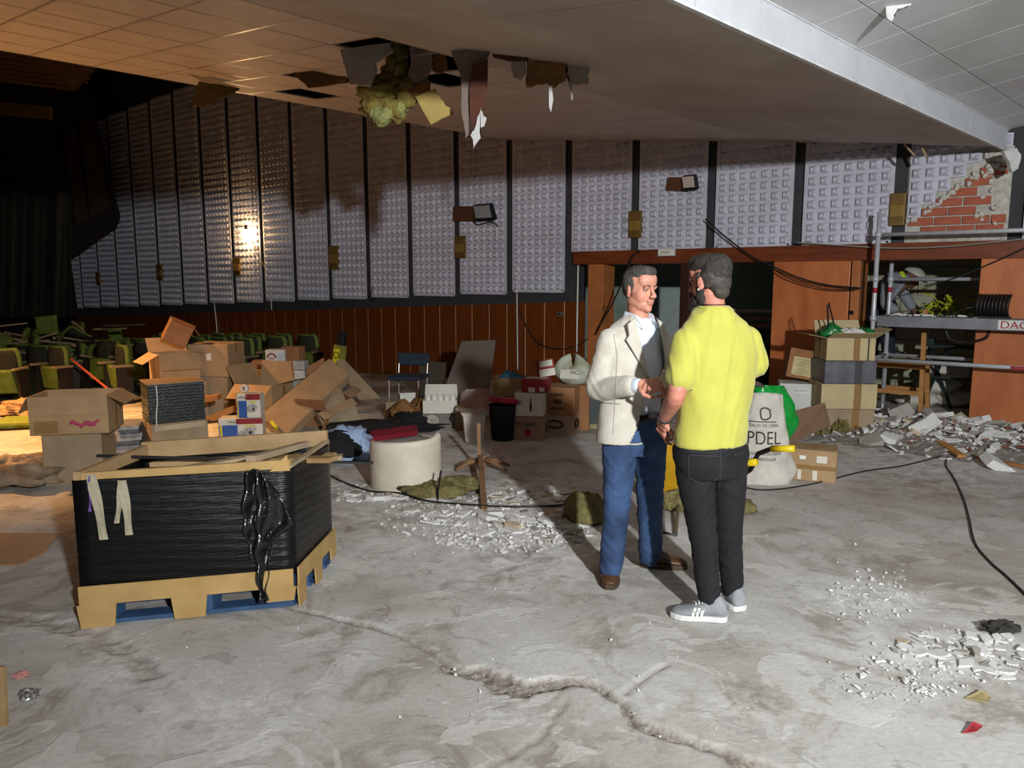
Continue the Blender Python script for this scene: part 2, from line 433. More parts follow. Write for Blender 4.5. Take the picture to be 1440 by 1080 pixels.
# lintel and timber-clad piers of the openings
m_lintel = M('lintel_wood', '7a3a1c', .45, .2, 4, 0, col2='5e2b14', stretch=(.6, 4, 4))
m_pier = M('pier_veneer', 'bd7042', .42, .2, 3.0, 0, col2='a75c32', stretch=(2, 2, .6)); m_pier_side = M('pier_edge', 'b9713f', .5, .15, 3)
b = MB(); b.slab([L2(-5, 1.885, .09), L2(5.80, 1.885, .09), L2(5.80, 2.085, .09), L2(-5, 2.085, .09)], (0, .45, 0)); b.build('lintel', m_lintel, wall, bevel=.006)
def pier(px0, px1, name='pier', m=m_pier):
    s0, _ = wall_px(px0, 480); s1, _ = wall_px(px1, 480)
    b = MB(); b.box((-(s0+s1)/2, .1, .94), (abs(s0-s1), .34, 1.90)); o = b.build(name, m, wall, bevel=.008); return s0, s1
pier(829, 850, m=m_pier_side); pier(957, 970, 'door_jamb', M('dark_jamb', '3a1e12', .5))
s0, s1 = pier(1086, 1192)
b = MB(); b.box((-s1+.07, .1, .94), (.10, .36, 1.90)); b.build('pier_trim', m_pier_side, wall, bevel=.006)
b = MB(); b.box((-s1+.045, -.075, 1.25), (.05, .02, .05)); b.build('latch_plate', M('dark_metal', '2a2522', .4, .1, metal=.6), wall)
s0, s1 = pier(1372, 1520)
b = MB()
for i in range(7):
    ss = wall_px(1385+i*9, 480)[0]
# ------------------------------------------------------------------ room behind the openings
m_mint = M('mint_wall', 'b5c6ba', .8, .1, 1.5, .05, 20, col2='9aa89c'); m_pale = M('pale_plaster', 'b9b59f', .85, .12, 2)
b = MB()
b.slab([L2(-5, -.1, -4.2), L2(9, -.1, -4.2), L2(9, 3.2, -4.2), L2(-5, 3.2, -4.2)], (0, .1, 0))
b.slab([L2(9, -.1, -.25), L2(9, -.1, -4.2), L2(9, 3.2, -4.2), L2(9, 3.2, -.25)], (-.1, 0, 0))
b.slab([L2(-5, -.1, -.25), L2(-5, -.1, -4.2), L2(-5, 3.2, -4.2), L2(-5, 3.2, -.25)], (.1, 0, 0))
o = b.build('wall_back_room', m_mint, None); o.location = wall.location; o.rotation_euler = wall.rotation_euler; struct(o)
b = MB(); b.slab([L2(-5, 2.75, -.25), L2(9, 2.75, -.25), L2(9, 2.75, -4.2), L2(-5, 2.75, -4.2)], (0, 0, .08))
o = b.build('ceiling_back_room', m_pale, None); o.location = wall.location; o.rotation_euler = wall.rotation_euler; struct(o)
# concrete-block partition seen past the scaffold
b = MB(); m_block = M('pale_block', 'aaa88f', .9, .12, 5, .2, 30)
bw = thing('wall_partition', '', ''); bw['kind'] = 'structure'; del bw['label']; del bw['category']
bw.location = wall.location; bw.rotation_euler = wall.rotation_euler
for j in range(13):
    for i in range(8):
        x0 = -2.75+i*.42+(.21 if j % 2 else 0)
        bb = MB(); bb.box((0, 0, 0), (.408, .12, .192)); bb.build('block', m_block, bw, loc=(x0+.2, 1.9, .1+j*.204))
b = MB(); b.box((-1.0, 1.93, 1.4), (3.8, .1, 2.8)); b.build('mortar', m_mortar, bw)

# ------------------------------------------------------------------ ceilings
Q2, Q1, Q0 = 2.33, 4.90, 9.30; Z2, Z1, Z0 = 3.05, 3.425, 3.924; KR = .155
m_tile = M('ceiling_tile', 'd6ccc2', .55, .10, 3, .12, 90, col2='cabfb4'); m_tile2 = M('soffit_board', 'c9c0b6', .65, .14, 1.2, .06, 60, col2='b3a89c')
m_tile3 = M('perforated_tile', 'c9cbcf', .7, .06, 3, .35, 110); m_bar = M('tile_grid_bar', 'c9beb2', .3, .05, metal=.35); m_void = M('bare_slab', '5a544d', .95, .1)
ceil = thing('ceiling', '', ''); ceil['kind'] = 'structure'; del ceil['label']; del ceil['category']
ceil.rotation_euler = (0, 0, math.pi/2-EA)           # local x = e, local y = g
def zc(q):
    if q < Q2: return Z2+.22+KR*(Q2-q)
    return Z2+(Z1-Z2)*(q-Q2)/(Q1-Q2) if q < Q1 else Z1+(Z0-Z1)*(q-Q1)/(Q0-Q1)
def CL(r_, q, dz=0.0): return (r_, q, zc(q)+dz)
def rwall(q):       # r of the side wall at q
    # point = e*r + g*q, solve n.(p-P0)=0
    return float((np.dot(P0, Wn)-q*np.dot(Gg, Wn))/np.dot(Ee, Wn))
def cpx(px, py):     # pixel -> (r,q) on the far soffit
    for qa, za, qb, zb in ((Q1, Z1, Q0, Z0), (Q2, Z2, Q1, Z1)):
        kk = (zb-za)/(qb-qa); rr = ray(px, py)
        t = (za-kk*qa-CAM_H)/(rr[2]-kk*np.dot(rr, Gg)); p = CAMP+rr*t; q = np.dot(p, Gg)
        if q > Q1-1e-3 or qa == Q2: return float(np.dot(p, Ee)), float(q)
def tile(r0, r1, q0, q1, m, name='ceiling_tile', g=.006, th=.018, q_lo=None):
    e0 = 1e-4
    a, bq = q0+g, q1-g
    za, zb_ = zc(a+e0), zc(bq-e0)
    mb = MB(); mb.slab([(r0+g, a, za), (r1-g, a, za), (r1-g, bq, zb_), (r0+g, bq, zb_)], (0, 0, th)); return mb.build(name, m, ceil)
TQ = [Q1+i*(Q0-Q1)/7 for i in range(8)]; TR0 = 2.90-.585*12; TS = .585
missing = set()
for px, py in ((415, 130), (440, 110), (565, 80), (590, 110), (620, 95), (660, 90), (700, 95), (735, 95), (770, 100)):
    r_, q = cpx(px, py); missing.add((int((r_-TR0)//TS), int((q-Q1)//((Q0-Q1)/7))))
SAG = {}
for j in range(7):
    rmax = rwall((TQ[j]+TQ[j+1])/2)
    i = 0
    while TR0+i*TS < rmax:
        r0 = TR0+i*TS; r1 = min(r0+TS, rwall(TQ[j+1])+.02)
        if (i, j) not in missing and r1-r0 > .08: tile(r0, r1, TQ[j], TQ[j+1], m_tile)
        i += 1
b = MB()
for j in range(8):
    z = zc(min(TQ[j], Q0-1e-3)); b.bar((TR0, TQ[j], z+.004), (rwall(TQ[j])+.1, TQ[j], z+.004), .022, .012)
i = 0
while TR0+i*TS < 13:
    r_ = TR0+i*TS
    b.bar((r_, Q1, zc(Q1)+.004), (r_, Q0, zc(Q0)+.004), .022, .012); i += 1
b.build('grid_bars', m_bar, ceil)
SQ = [Q2, 3.17, 3.75, 4.33, Q1]
for j in range(4):
    r_ = -5.0
    rend = rwall(SQ[j])+.05 if j > 1 else rwall(SQ[j+1])-.30      # boards broken away at the wall above the brick patch
    while r_ < min(rwall(SQ[j+1]), rend):
        r1 = min(r_+1.2, rend); ok = True
        if j == 3 and (r_ < 4.6 < r1): ok = True
        tile(r_, r1, SQ[j], SQ[j+1], m_tile2, 'soffit_board', .0015 if j else .003); r_ += 1.2
# fascia strip of perforated tiles
r_ = 5.05-.7*14
while r_ < rwall(Q2)-.02:
    r1 = min(r_+.7, rwall(Q2))
    mb = MB(); mb.box(((r_+r1)/2, Q2-.006, Z2+.11), (r1-r_-.008, .014, .215)); mb.build('fascia_tile', m_tile3, ceil)
    r_ += .7
mb = MB(); mb.bar((-5, Q2-.008, Z2-.004), (rwall(Q2), Q2-.008, Z2-.004), .03, .014); mb.bar((-5, Q2-.008, Z2+.222), (rwall(Q2), Q2-.008, Z2+.222), .03, .012); mb.build('fascia_trim', M('white_trim', 'dfe0e0', .4), ceil)
# near ceiling, rising towards the camera side
RQ = [Q2, 2.0, 1.3, .6, -.1, -.8, -1.5, -2.2, -2.9]
m_tile4 = M('near_tile', 'dcddde', .7, .12, 1.0, .1, 80, col2='c6c5c3')
for j in range(len(RQ)-1):
    r_ = 5.05-.7*6; 
    while r_ < rwall(RQ[j+1])-.05:
        r1 = min(r_+.7, rwall(RQ[j])+.05); g = .005
        mb = MB(); a, c = RQ[j]-g-1e-4, RQ[j+1]+g
        mb.slab([(r_+g, c, zc(c)), (r1-g, c, zc(c)), (r1-g, a, zc(a)), (r_+g, a, zc(a))], (0, 0, .018)); mb.build('ceiling_tile', m_tile4, ceil)
        r_ += .7
# slab above everything (dark void behind missing tiles)
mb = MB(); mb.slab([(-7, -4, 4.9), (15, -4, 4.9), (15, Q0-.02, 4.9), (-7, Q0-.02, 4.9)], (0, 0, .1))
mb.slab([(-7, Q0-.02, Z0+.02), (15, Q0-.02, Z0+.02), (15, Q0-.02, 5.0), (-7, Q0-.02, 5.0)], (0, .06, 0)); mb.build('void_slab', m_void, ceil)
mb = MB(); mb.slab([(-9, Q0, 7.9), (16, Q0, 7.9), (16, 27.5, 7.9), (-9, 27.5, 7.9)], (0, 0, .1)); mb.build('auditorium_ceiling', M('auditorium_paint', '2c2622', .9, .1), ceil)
# ================================================================== STAGE END
m_black = M('stage_black', '17120f', .95, .2, 2); m_drape = M('dark_green_drape', '2a2a20', .95, .2, 3); m_weave = M('woven_screen', '5f4629', .8, .2, 6, col2='4a351f'); m_ochre = M('ochre_board', '6a512c', .8, .15, 4)
b = MB(); b.slab([L2(SEND, -2, 0), L2(SEND, -2, 22), L2(SEND, 8, 22), L2(SEND, 8, 0)], (-.2, 0, 0))
o = b.build('wall_stage', m_black); o.location = wall.location; o.rotation_euler = wall.rotation_euler; struct(o)
def poly_slab(pts, Y, th, name, m, parent=None, **k):
    P = [atY(x, y, (Y[i] if isinstance(Y, (list, tuple)) else Y)) for i, (x, y) in enumerate(pts)]
    n = (Vector(P[1])-Vector(P[0])).cross(Vector(P[2])-Vector(P[0])).normalized()
    if n.y < 0: n = -n
    mb = MB(); mb.slab(P, n*th)
    return mb, P, n
def flat(name, label, cat, pts, Y, th, m, group=None, bevel=0.0, parent=None):
    mb, P, n = poly_slab(pts, Y, th, name, m)
    c = Vector(np.mean(P, 0)); c.z = min(p[2] for p in P)
    mb.v = [tuple(Vector(v)-c) for v in mb.v]
    o = mb.build(name, m, parent, bevel=bevel, loc=c if parent is None else None)
    if parent is None: tag(o, label, cat, group)
    return o
# torn dark border hanging in front of the last wall panels
t = thing('torn_stage_border', 'torn dark stage border hanging over the far wall panels', 'drape', atY(120, 360, 19.5))
mb, P, n = poly_slab([(-60, 100), (128, 128), (131, 160), (158, 270), (166, 303), (164, 314), (95, 359), (107, 445), (-60, 445)], 19.5, .12, '', None)
mb.build('border_cloth', m_black, t, world=True)
mb, P, n = poly_slab([(110, 165), (128, 165), (152, 292), (128, 305)], 19.42, .05, '', None); mb.build('brown_board', M('brown_board', '2e1c12', .8), t, world=True)
mb, P, n = poly_slab([(88, 190), (104, 180), (124, 310), (108, 318)], 19.42, .05, '', None); mb.build('brown_board', MATS['brown_board'], t, world=True)
t = thing('stage_curtain', 'dark green stage curtain gathered in heavy folds beside the stage', 'curtain', atY(50, 445, 19.0))
mb = MB()
def cf(u, v):
    x = -60+u*160; y = 270+v*178; p = atY(x, y, 18.5+.18*math.sin(u*34+v*.8)+.25*math.sin(u*9+2))
    return p
mb.grid(cf, 90, 14); mb.build('cloth', m_drape, t, True, world=True, solid=.01)
# woven acoustic screen and ochre board of the stage opening
t = thing('woven_screen', 'brown woven acoustic screen sloping under the stage ceiling', 'screen', atY(60, 115, 15.5))
mb, P, n = poly_slab([(-60, 58), (138, 93), (126, 106), (106, 128), (-60, 108)], [15.5, 15.5, 15.7, 16.2, 16.2], .06, '', None); mb.build('board', m_weave, t, world=True)
mb = MB()
for j in range(7):
    for i in range(34):
        x0 = -58+i*5.6; f = (j+.5)/7; yT = 58+(x0+60)*.177; yB = 108+(x0+60)*.12
        if x0 > 104 and f > .75 or x0 > 122 and f > .3: continue
        p = atY(x0+ (j % 2)*2.8, yT+(yB-yT)*f, 15.47+.7*f); mb.box(p, (.065, .03, .05), (.5, 0, .1))
o = mb.build('weave', M('weave_strand', '6d5232', .8), t, world=True, kind='stuff')
flat('ochre_board', 'plain ochre board fixed across the dark stage opening', 'board', [(-60, 138), (70, 150), (70, 167), (-60, 155)], 17, .1, m_ochre)

# ================================================================== THINGS ON THE WALL
m_white = M('white_plastic', 'd9d8d0', .4, .03); m_cable = M('black_cable', '1c1a19', .5, .05); m_brass = M('ochre_lamp', '7a6030', .5, .15, 8, metal=.3)
m_grey = M('grey_metal', '8d9094', .35, .1, 8, metal=.7); m_dmetal = M('black_metal', '232325', .45, .1, metal=.4)
def on_wall(px, py, off=0.0):
    s, z = wall_px(px, py, off); return wpt(s, z, off)
WROT = WALL_ROT
for k, (x0, y0, x1, y1, lab) in enumerate([
        (1252, 272, 1271, 317, 'ochre wall lamp on the dark bar beside the broken panel'),
        (884, 297, 901, 334, 'ochre wall lamp with grey back plate above the lintel'),
        (639, 332, 653, 363, 'ochre wall lamp on the bar beside the tilted brown floodlight'),
        (462, 346, 475, 379, 'ochre wall lamp on the third dark bar past the bulb towards the doorway'),
        (327, 362, 338, 388, 'dim ochre wall lamp just below the glowing bulb'),
        (219, 372, 228, 394, 'small ochre wall lamp between the bulb and the stage drape'),
        (134, 383, 141, 401, 'tiny ochre wall lamp nearest the stage drape')]):
    s0, z1 = wall_px(x0, y0, .1); s1, z0 = wall_px(x1, y1, .1)
    w = abs(s0-s1); h = z1-z0; c = wpt((s0+s1)/2, z0, .055)
    t = thing('wall_lamp', lab, 'wall lamp', c, WROT, 'ochre lamps on the side wall')
    MB().box((0, 0, h/2), (w, .09, h)).build('housing', m_brass, t, bevel=.008)
    MB().box((0, -.052, h*.45), (w*.86, .02, h*.36)).build('front_plate', M('ochre_light', '8f7238', .4, .1), t, bevel=.004)
    if k == 1: MB().box((-w*.85, .02, h/2), (w*.7, .02, h*.95)).build('back_plate', M('grey_plate', '8f8a86', .5), t)
def floodlight(x0, y0, x1, y1, lab, tilt):
    c = on_wall((x0+x1)/2, y1, .16); s0, z1 = wall_px(x0, y0, .16); s1, z0 = wall_px(x1, y1, .16); w = abs(s0-s1)*.62; h = z1-z0
    t = thing('wall_floodlight', lab, 'floodlight', c, WROT, 'floodlights on the side wall')
    wood = M('backing_wood', '5a3520', .7, .15)
    MB().box((-w*.55, .07, h*.5), (w*1.1, .10, h*.9), (0, tilt, 0)).build('backing_board', wood, t)
    MB().box((w*.3, 0, h*.5), (w*.8, .10, h), (.35, 0, 0), taper=.9).build('housing', m_dmetal, t, bevel=.008)
    MB().box((w*.3, -.052, h*.52), (w*.66, .012, h*.74), (.35, 0, 0)).build('glass', M('flood_glass', 'cfd2d4', .1, .1, metal=.5), t)
    MB().box((w*.3, -.02, h*.05), (w*.9, .02, .02)).build('bracket', m_dmetal, t)
floodlight(944, 250, 982, 268, 'small black floodlight on a wood block above the doorway', .1)
floodlight(645, 291, 698, 311, 'black floodlight on a tilted brown board between two panels', .05)
# emergency light on the lintel
s0, z1 = wall_px(926, 350, .12); s1, z0 = wall_px(949, 360, .12)
t = thing('emergency_light', 'white plastic emergency light fixed to the brown lintel', 'emergency light', wpt((s0+s1)/2, z0, .12), WROT)
MB().box((0, 0, (z1-z0)/2), (abs(s0-s1), .055, z1-z0)).build('case', m_white, t, bevel=.012)
MB().box((0, -.03, (z1-z0)/2), (abs(s0-s1)*.8, .008, (z1-z0)*.6)).build('diffuser', M('frost', 'e9e6d6', .3, .02), t, bevel=.003)
text_mesh('SALIDA', .045, M('grey_print', '6c6a64', .6), 'lettering', t, (0, -.035, (z1-z0)/2), (math.pi/2, 0, 0))
# sockets and small fittings
for px, py, lab, nm in ((787, 441, 'small switch plate on the wainscot near the doorway', 'switch_plate'), (725, 376, 'small white junction box on the dark bar', 'junction_box')):
    t = thing(nm, lab, 'fitting', on_wall(px, py+4, .045), WROT)
    MB().box((0, 0, .04), (.10, .02, .08)).build('plate', m_white if nm == 'junction_box' else m_grey, t, bevel=.004); MB().box((0, -.012, .04), (.045, .01, .03)).build('rocker', m_dmetal, t)
def wire(name, lab, pts, r, m, cat='cable', off=.06, smooth=6, group=None, fn=None):
    P = [Vector(fn(*p)) if fn else Vector(on_wall(p[0], p[1], p[2] if len(p) > 2 else off)) for p in pts]
    Q = catmull(P, smooth); c = Q[0].copy(); mb = MB(); mb.tube([q-c for q in Q], r, 6)
    return tag(mb.build(name, m, None, True, loc=c), lab, cat, group)
def catmull(P, n):
    out = []
    for i in range(len(P)-1):
        a, b_, c, d = P[max(i-1, 0)], P[i], P[i+1], P[min(i+2, len(P)-1)]
        for k in range(n):
            t = k/n; out.append(.5*((2*b_)+(c-a)*t+(2*a-5*b_+4*c-d)*t*t+(3*b_-a-3*c+d)*t**3))
    out.append(P[-1]); return out
wire('white_conduit', 'thin white conduit running down the wainscot between the bulb and the seats', [(301, 424), (305, 462), (309, 520)], .012, m_white, 'conduit')
wire('white_conduit', 'short white conduit on the dark band below the bulb', [(381, 405), (382, 436)], .012, m_white, 'conduit')
wire('white_conduit', 'white conduit beside the doorway jamb', [(813, 373), (812, 424), (811, 495)], .014, m_white, 'conduit')
wire('white_conduit', 'long white conduit down the wainscot under the junction box', [(726, 378), (727, 428), (728, 520)], .011, m_white, 'conduit')
wire('wall_cable', 'dark cable looping low across the wainscot to the doorway', [(728, 432), (752, 478), (785, 491), (815, 484), (835, 465), (850, 430)], .009, m_cable)
wire('wall_cable', 'dark cable swinging from the panels across the lintel to the pier', [(992, 308), (1020, 333), (1058, 361), (1085, 374), (1125, 391), (1165, 401), (1212, 405)], .011, m_cable, off=.2)
wire('wall_cable', 'second cable sagging across the orange pier', [(1085, 376), (1110, 392), (1160, 406), (1206, 407)], .008, m_cable, off=.22)
wire('wall_cable', 'dark cable rising behind the man in the jacket to the lintel', [(900, 353), (890, 360), (880, 385), (862, 425), (850, 446), (838, 470)], .012, m_cable, off=.18)
wire('wall_cable', 'grey cable draped along the lintel behind the scaffold', [(1120, 341), (1180, 345), (1260, 349), (1340, 346), (1440, 336)], .010, M('grey_cable', '8a8478', .6), off=.16)
wire('wall_cable', 'thin cable slanting across the opening behind the cable reel', [(1300, 402), (1340, 392), (1400, 368), (1450, 345)], .008, m_cable, off=.3)
wire('wall_cable', 'short stub of cable hanging from the small brown floodlight', [(664, 308), (672, 316), (690, 312), (700, 318)], .010, m_cable, off=.12)
wire('wall_cable', 'broken cable end at the foot of the panels near the third ochre lamp', [(526, 398), (522, 412), (519, 422), (528, 420)], .010, m_cable)
wire('white_bracket', 'bent white metal strip hanging below the brown floodlight', [(686, 315), (697, 317), (698, 338)], .012, m_white, 'bracket', .1, 2)
# the glowing bulb
p = on_wall(346, 330, .22)
t = thing('bulb_lamp', 'bare glowing tungsten bulb hanging before the wall panels', 'lamp', p)
MB().ell((0, 0, 0), (.105, .105, .115), 16, 12).build('bulb', M('glowing_bulb', 'ffcf90', .3, 0, emit=130.0), t, True)
MB().cyl((0, .0, .10), (0, .03, .21), .035, 10).build('socket', m_dmetal, t)
MB().tube(catmull([Vector(on_wall(*q_)) for q_ in ((346, 324, .22), (355, 338, .1), (362, 355, .06), (375, 382, .06))], 5), .010, 6).build('cord', M('cord_tan', '8c6a4a', .7), t, True, world=True)

# ================================================================== SCAFFOLD
m_galv = M('galvanised_tube', 'c4c8cc', .38, .1, 12, metal=.25); m_deck = M('deck_metal', '84868b', .5, .15, 6, metal=.3); m_redp = M('red_paint', 'a3242c', .5)
A0 = ground(1219, 589); A0[2] = 0
W_in = Wn; W_r = -Wd
t = thing('scaffold_tower', 'galvanised tube scaffold with metal deck standing by the opening', 'scaffold', A0)
SP_ = lambda along, depth, z: A0 + W_r*along + W_in*depth + np.array([0, 0, z])
for al in (0.0, 2.6):
    for dp in (0, .72):
        upr = MB().cyl(SP_(al, dp, .10), SP_(al, dp, 2.43 if dp == 0 else 2.40), .026, 12).build('upright', m_galv, t, True, world=True)
        mb = MB(); mb.cyl(SP_(al, dp, 0.0), SP_(al, dp, .12), .016, 8); mb.box(SP_(al, dp, .006), (.14, .14, .012)); mb.build('base_jack', m_galv, t, world=True)
        for z in (.72, 1.2, 1.66, 2.17):
            MB().cyl(SP_(al, dp, z-.03), SP_(al, dp, z+.03), .038, 10).build('coupler', m_galv, upr, True, world=True)
        MB().cyl(SP_(al, dp, 1.50), SP_(al, dp, 1.56), .0275, 10).build('red_band', m_redp, upr, True, world=True)
    for z in (.72, 1.18, 2.17): MB().cyl(SP_(al, 0, z), SP_(al, .72, z), .021, 10).build('rung', m_galv, t, True, world=True)
for z, dp in ((2.17, .05), (1.66, .72), (.72, 0), (.72, .72), (2.17, .72)):
    MB().cyl(SP_(.04, dp, z), SP_(2.58, dp, z), .024, 10).build('rail', m_galv, t, True, world=True)
MB().cyl(SP_(0, 0, .12), SP_(.5, .72, .06), .014, 8).build('brace', m_galv, t, True, world=True)
mb = MB(); mb.bar(SP_(.03, .36, 1.215), SP_(2.57, .36, 1.215), .62, .035); dk = mb.build('deck', m_deck, t, world=True)
mb = MB(); mb.bar(SP_(.03, .05, 1.17), SP_(2.57, .05, 1.17), .03, .125); mb.build('deck_edge', m_deck, t, world=True, bevel=.006)
mb = MB(); mb.bar(SP_(.03, .67, 1.17), SP_(2.57, .67, 1.17), .03, .125); mb.build('deck_edge', m_deck, t, world=True)
def al_of(px, py=455):       # along-position on the deck edge for a pixel column
    r = ray(px, py); nn = W_in; tt = np.dot(A0-CAMP, nn)/np.dot(r, nn); return float(np.dot(CAMP+r*tt-A0, W_r))
a0 = al_of(1403)
mb = MB(); mb.bar(SP_(a0, .031, 1.17), SP_(a0+.75, .031, 1.17), .006, .10); pl = mb.build('sign_plate', M('sign_white', 'dcdad6', .5), t, world=True)
tm = text_mesh('DACAN', .11, m_redp, 'lettering', None, ax='LEFT', sx=1.1); tm.parent = t
pp = SP_(a0+.02, .024, 1.168)-A0; tm.location = pp; tm.rotation_euler = (math.pi/2, 0, WALL_ROT)
mb = MB(); mb.bar(SP_(al_of(1422, 512), -.028, .72), SP_(al_of(1422, 512)+.5, -.028, .72), .006, .035); mb.build('sign_plate', m_redp, t, world=True)
# cable reel on the deck
rp = SP_((al_of(1372, 440)+al_of(1412, 440))/2, .36, 1.2335)
t = thing('cable_reel', 'black cable wound on a wire frame reel on the scaffold deck', 'cable reel', rp, WALL_ROT)
for i in range(9):
    x = -.15+i*.036; mb = MB(); mb.tube([(x+.01*math.sin(k*.5), math.cos(k*math.pi/8)*.12, .135+math.sin(k*math.pi/8)*.118) for k in range(16)], .017, 6, closed=True); mb.build('cable_turn', m_cable, t, True)
mb = MB(); mb.tube([(.19, 0, .015), (.36, 0, .03), (.37, 0, .24), (.30, 0, .27), (-.02, 0, .275)], .011, 6); mb.build('frame', m_dmetal, t, True)
mb = MB(); mb.tube(catmull([Vector((-.17, -.05, .12)), Vector((-.26, -.1, .10)), Vector((-.36, -.08, .05)), Vector((-.42, -.12, .02))], 5), .014, 6); mb.build('loose_end', m_cable, t, True)
MB().box((0, 0, .008), (.34, .2, .016)).build('foot', m_dmetal, t)
# trestle table and wooden trestle behind the scaffold
m_pine = M('pine', 'b98548', .6, .2, 5, col2='9a6a36', stretch=(1, 1, 6))
B0 = np.array(on_wall(1243, 590, -.35)); B0[2] = 0
t = thing('wooden_trestle', 'tall pine trestle with worn platform behind the scaffold', 'trestle', B0, WALL_ROT)
for x in (-.45, .45):
    for y in (-.2, .22): MB().bar((x, y, 0), (x*.92, y*.8, 1.30 if x > 0 and y < 0 else .64), .05).build('leg', m_pine, t)
for z in (.28, .60):
    for y in (-.19, .2): MB().bar((-.44, y, z), (.44, y, z), .035, .05).build('crossbar', m_pine, t)
MB().box((0, 0, .645), (.98, .50, .03)).build('platform', m_pine, t)
D0 = np.array(on_wall(1346, 590, -.85)); D0[2] = 0
t = thing('folding_metal_trestle', 'dark green folding metal workbench in the opening behind the scaffold', 'workbench', D0, WALL_ROT)
mg = M('dark_green_metal', '1f2f2c', .5, .1, metal=.3)
for x in (-.28, .28):
    MB().bar((x-.12, -.15, 0), (x+.1, .1, .80), .03).build('leg', mg, t); MB().bar((x+.18, .15, 0), (x-.08, -.1, .80), .03).build('leg', mg, t)
MB().box((.02, 0, .82), (.78, .24, .04)).build('top', mg, t); MB().box((-.36, -.05, .87), (.10, .12, .10)).build('clamp', mg, t, bevel=.01)
MB().bar((-.3, -.05, .42), (.3, -.05, .42), .025).build('crossbar', mg, t)
# ================================================================== CARTONS AND CLUTTER
m_card = M('cardboard', 'a68a66', .85, .10, 5, .05, 80, col2='957a58'); m_card2 = M('cardboard_grey', '9d8a70', .85, .12, 4, .05, 80, col2='86745b')
m_card3 = M('cardboard_red', '9c6d46', .85, .15, 4, .05, 80, col2='84583a'); m_tape = M('brown_tape', '8a6a40', .3, .05); m_in = M('carton_inside', '8d7350', .9, .1)
m_wcard = M('white_card', 'cfcabd', .8, .06, 4); m_print = M('dark_print', '33302e', .7, .1); m_redc = M('red_card', '8e2028', .6, .1); m_bluec = M('blue_card', '2f57a0', .5, .1)
m_yel = M('yellow_card', 'd7c627', .5, .1); m_orange = M('orange_board', 'b2763c', .6, .15); m_black_film = M('black_film', '131416', .22, .1, spec=.6); m_ink = M('pink_print', 'a33b55', .7)
def frac(px0, px1, Y): return abs(atY(px1, 500, Y)[0]-atY(px0, 500, Y)[0])
def carton(label, loc, w, d, h, yaw, mat=None, flaps=None, tape=True, group='cartons', name='carton', rot=None, prints=(), fl=None):
    """closed if flaps is None; else flaps = (front, back, left, right) opening angles in degrees (0 = standing upright, 90 = folded flat out)"""
    mat = mat or m_card
    t = thing(name, label, 'box', loc, yaw, group, rot=rot)
    th = .006
    if flaps is None:
        MB().box((0, 0, h/2), (w, d, h)).build('body', mat, t, bevel=.006)
        MB().box((0, 0, h+.0015), (w*.985, .004, .003)).build('top_seam', m_in, t)
    else:
        mb = MB(); mb.box((0, 0, th/2), (w, d, th))
        mb.box((0, -d/2+th/2, h/2), (w, th, h)); mb.box((0, d/2-th/2, h/2), (w, th, h)); mb.box((-w/2+th/2, 0, h/2), (th, d-2*th, h)); mb.box((w/2-th/2, 0, h/2), (th, d-2*th, h))
        mb.build('body', mat, t)
        fl = fl or min(d, w)*.48
        for i, a in enumerate(flaps):
            if a is None: continue
            a = math.radians(a); up = fl*math.cos(a); ou = fl*math.sin(a); e = .004
            if i == 0: q = [(-w/2, -d/2, h), (w/2, -d/2, h), (w/2-.01, -d/2-ou, h+up), (-w/2+.01, -d/2-ou, h+up)]; o = (0, e*math.cos(a), e*math.sin(a))
            if i == 1: q = [(-w/2, d/2, h), (w/2, d/2, h), (w/2-.01, d/2+ou, h+up), (-w/2+.01, d/2+ou, h+up)]; o = (0, e*math.cos(a), e*math.sin(a))
            if i == 2: q = [(-w/2, -d/2, h), (-w/2, d/2, h), (-w/2-ou, d/2-.01, h+up), (-w/2-ou, -d/2+.01, h+up)]; o = (e*math.cos(a), 0, e*math.sin(a))
            if i == 3: q = [(w/2, -d/2, h), (w/2, d/2, h), (w/2+ou, d/2-.01, h+up), (w/2+ou, -d/2+.01, h+up)]; o = (e*math.cos(a), 0, e*math.sin(a))
            MB().slab(q, o).build('flap', mat, t)
    if tape:
        if flaps is None: MB().box((0, 0, h+.004), (w+.003, .055, .003)).build('tape', m_tape, t)
        for sd in (-1, 1): MB().box((sd*(w/2+.001), 0, h-.05 if flaps is None else h/2), (.003, .055, .11 if flaps is None else h*.9)).build('tape', m_tape, t)
    for p in prints:    # (face, u, v, wu, hv, material [,text])  face f/l/r
        face, u, v, wu, hv, mt = p[:6]
        if face == 'f': c = (u*w, -d/2-.002, v*h); s = (wu*w, .003, hv*h); tr = (math.pi/2, 0, 0)
        elif face == 'l': c = (-w/2-.002, u*d, v*h); s = (.003, wu*d, hv*h); tr = (math.pi/2, 0, -math.pi/2)
        elif face == 'r': c = (w/2+.002, u*d, v*h); s = (.003, wu*d, hv*h); tr = (math.pi/2, 0, math.pi/2)
        elif face == 't': c = (u*w, v*d, h+.002); s = (wu*w, hv*d, .003); tr = (0, 0, 0)
        if len(p) > 6 and p[6]:
            text_mesh(p[6], hv*h, mt, 'lettering', t, c, tr, sx=wu)
        else: MB().box(c, s).build('printed_patch', mt, t)
    return t
def G(px, py, back=0.0):       # ground point, pushed back by half the box depth along the view
    p = ground(px, py); v = np.array([p[0], p[1], 0]); v /= np.linalg.norm(v); p = p+v*back; p[2] = floor_z(p[0], p[1]); return p
def up(p, dz): return (p[0], p[1], p[2]+dz)
R = math.radians
LG = 'cartons on the left'; CG = 'cartons by the wainscot'; RG = 'cartons by the orange pier'
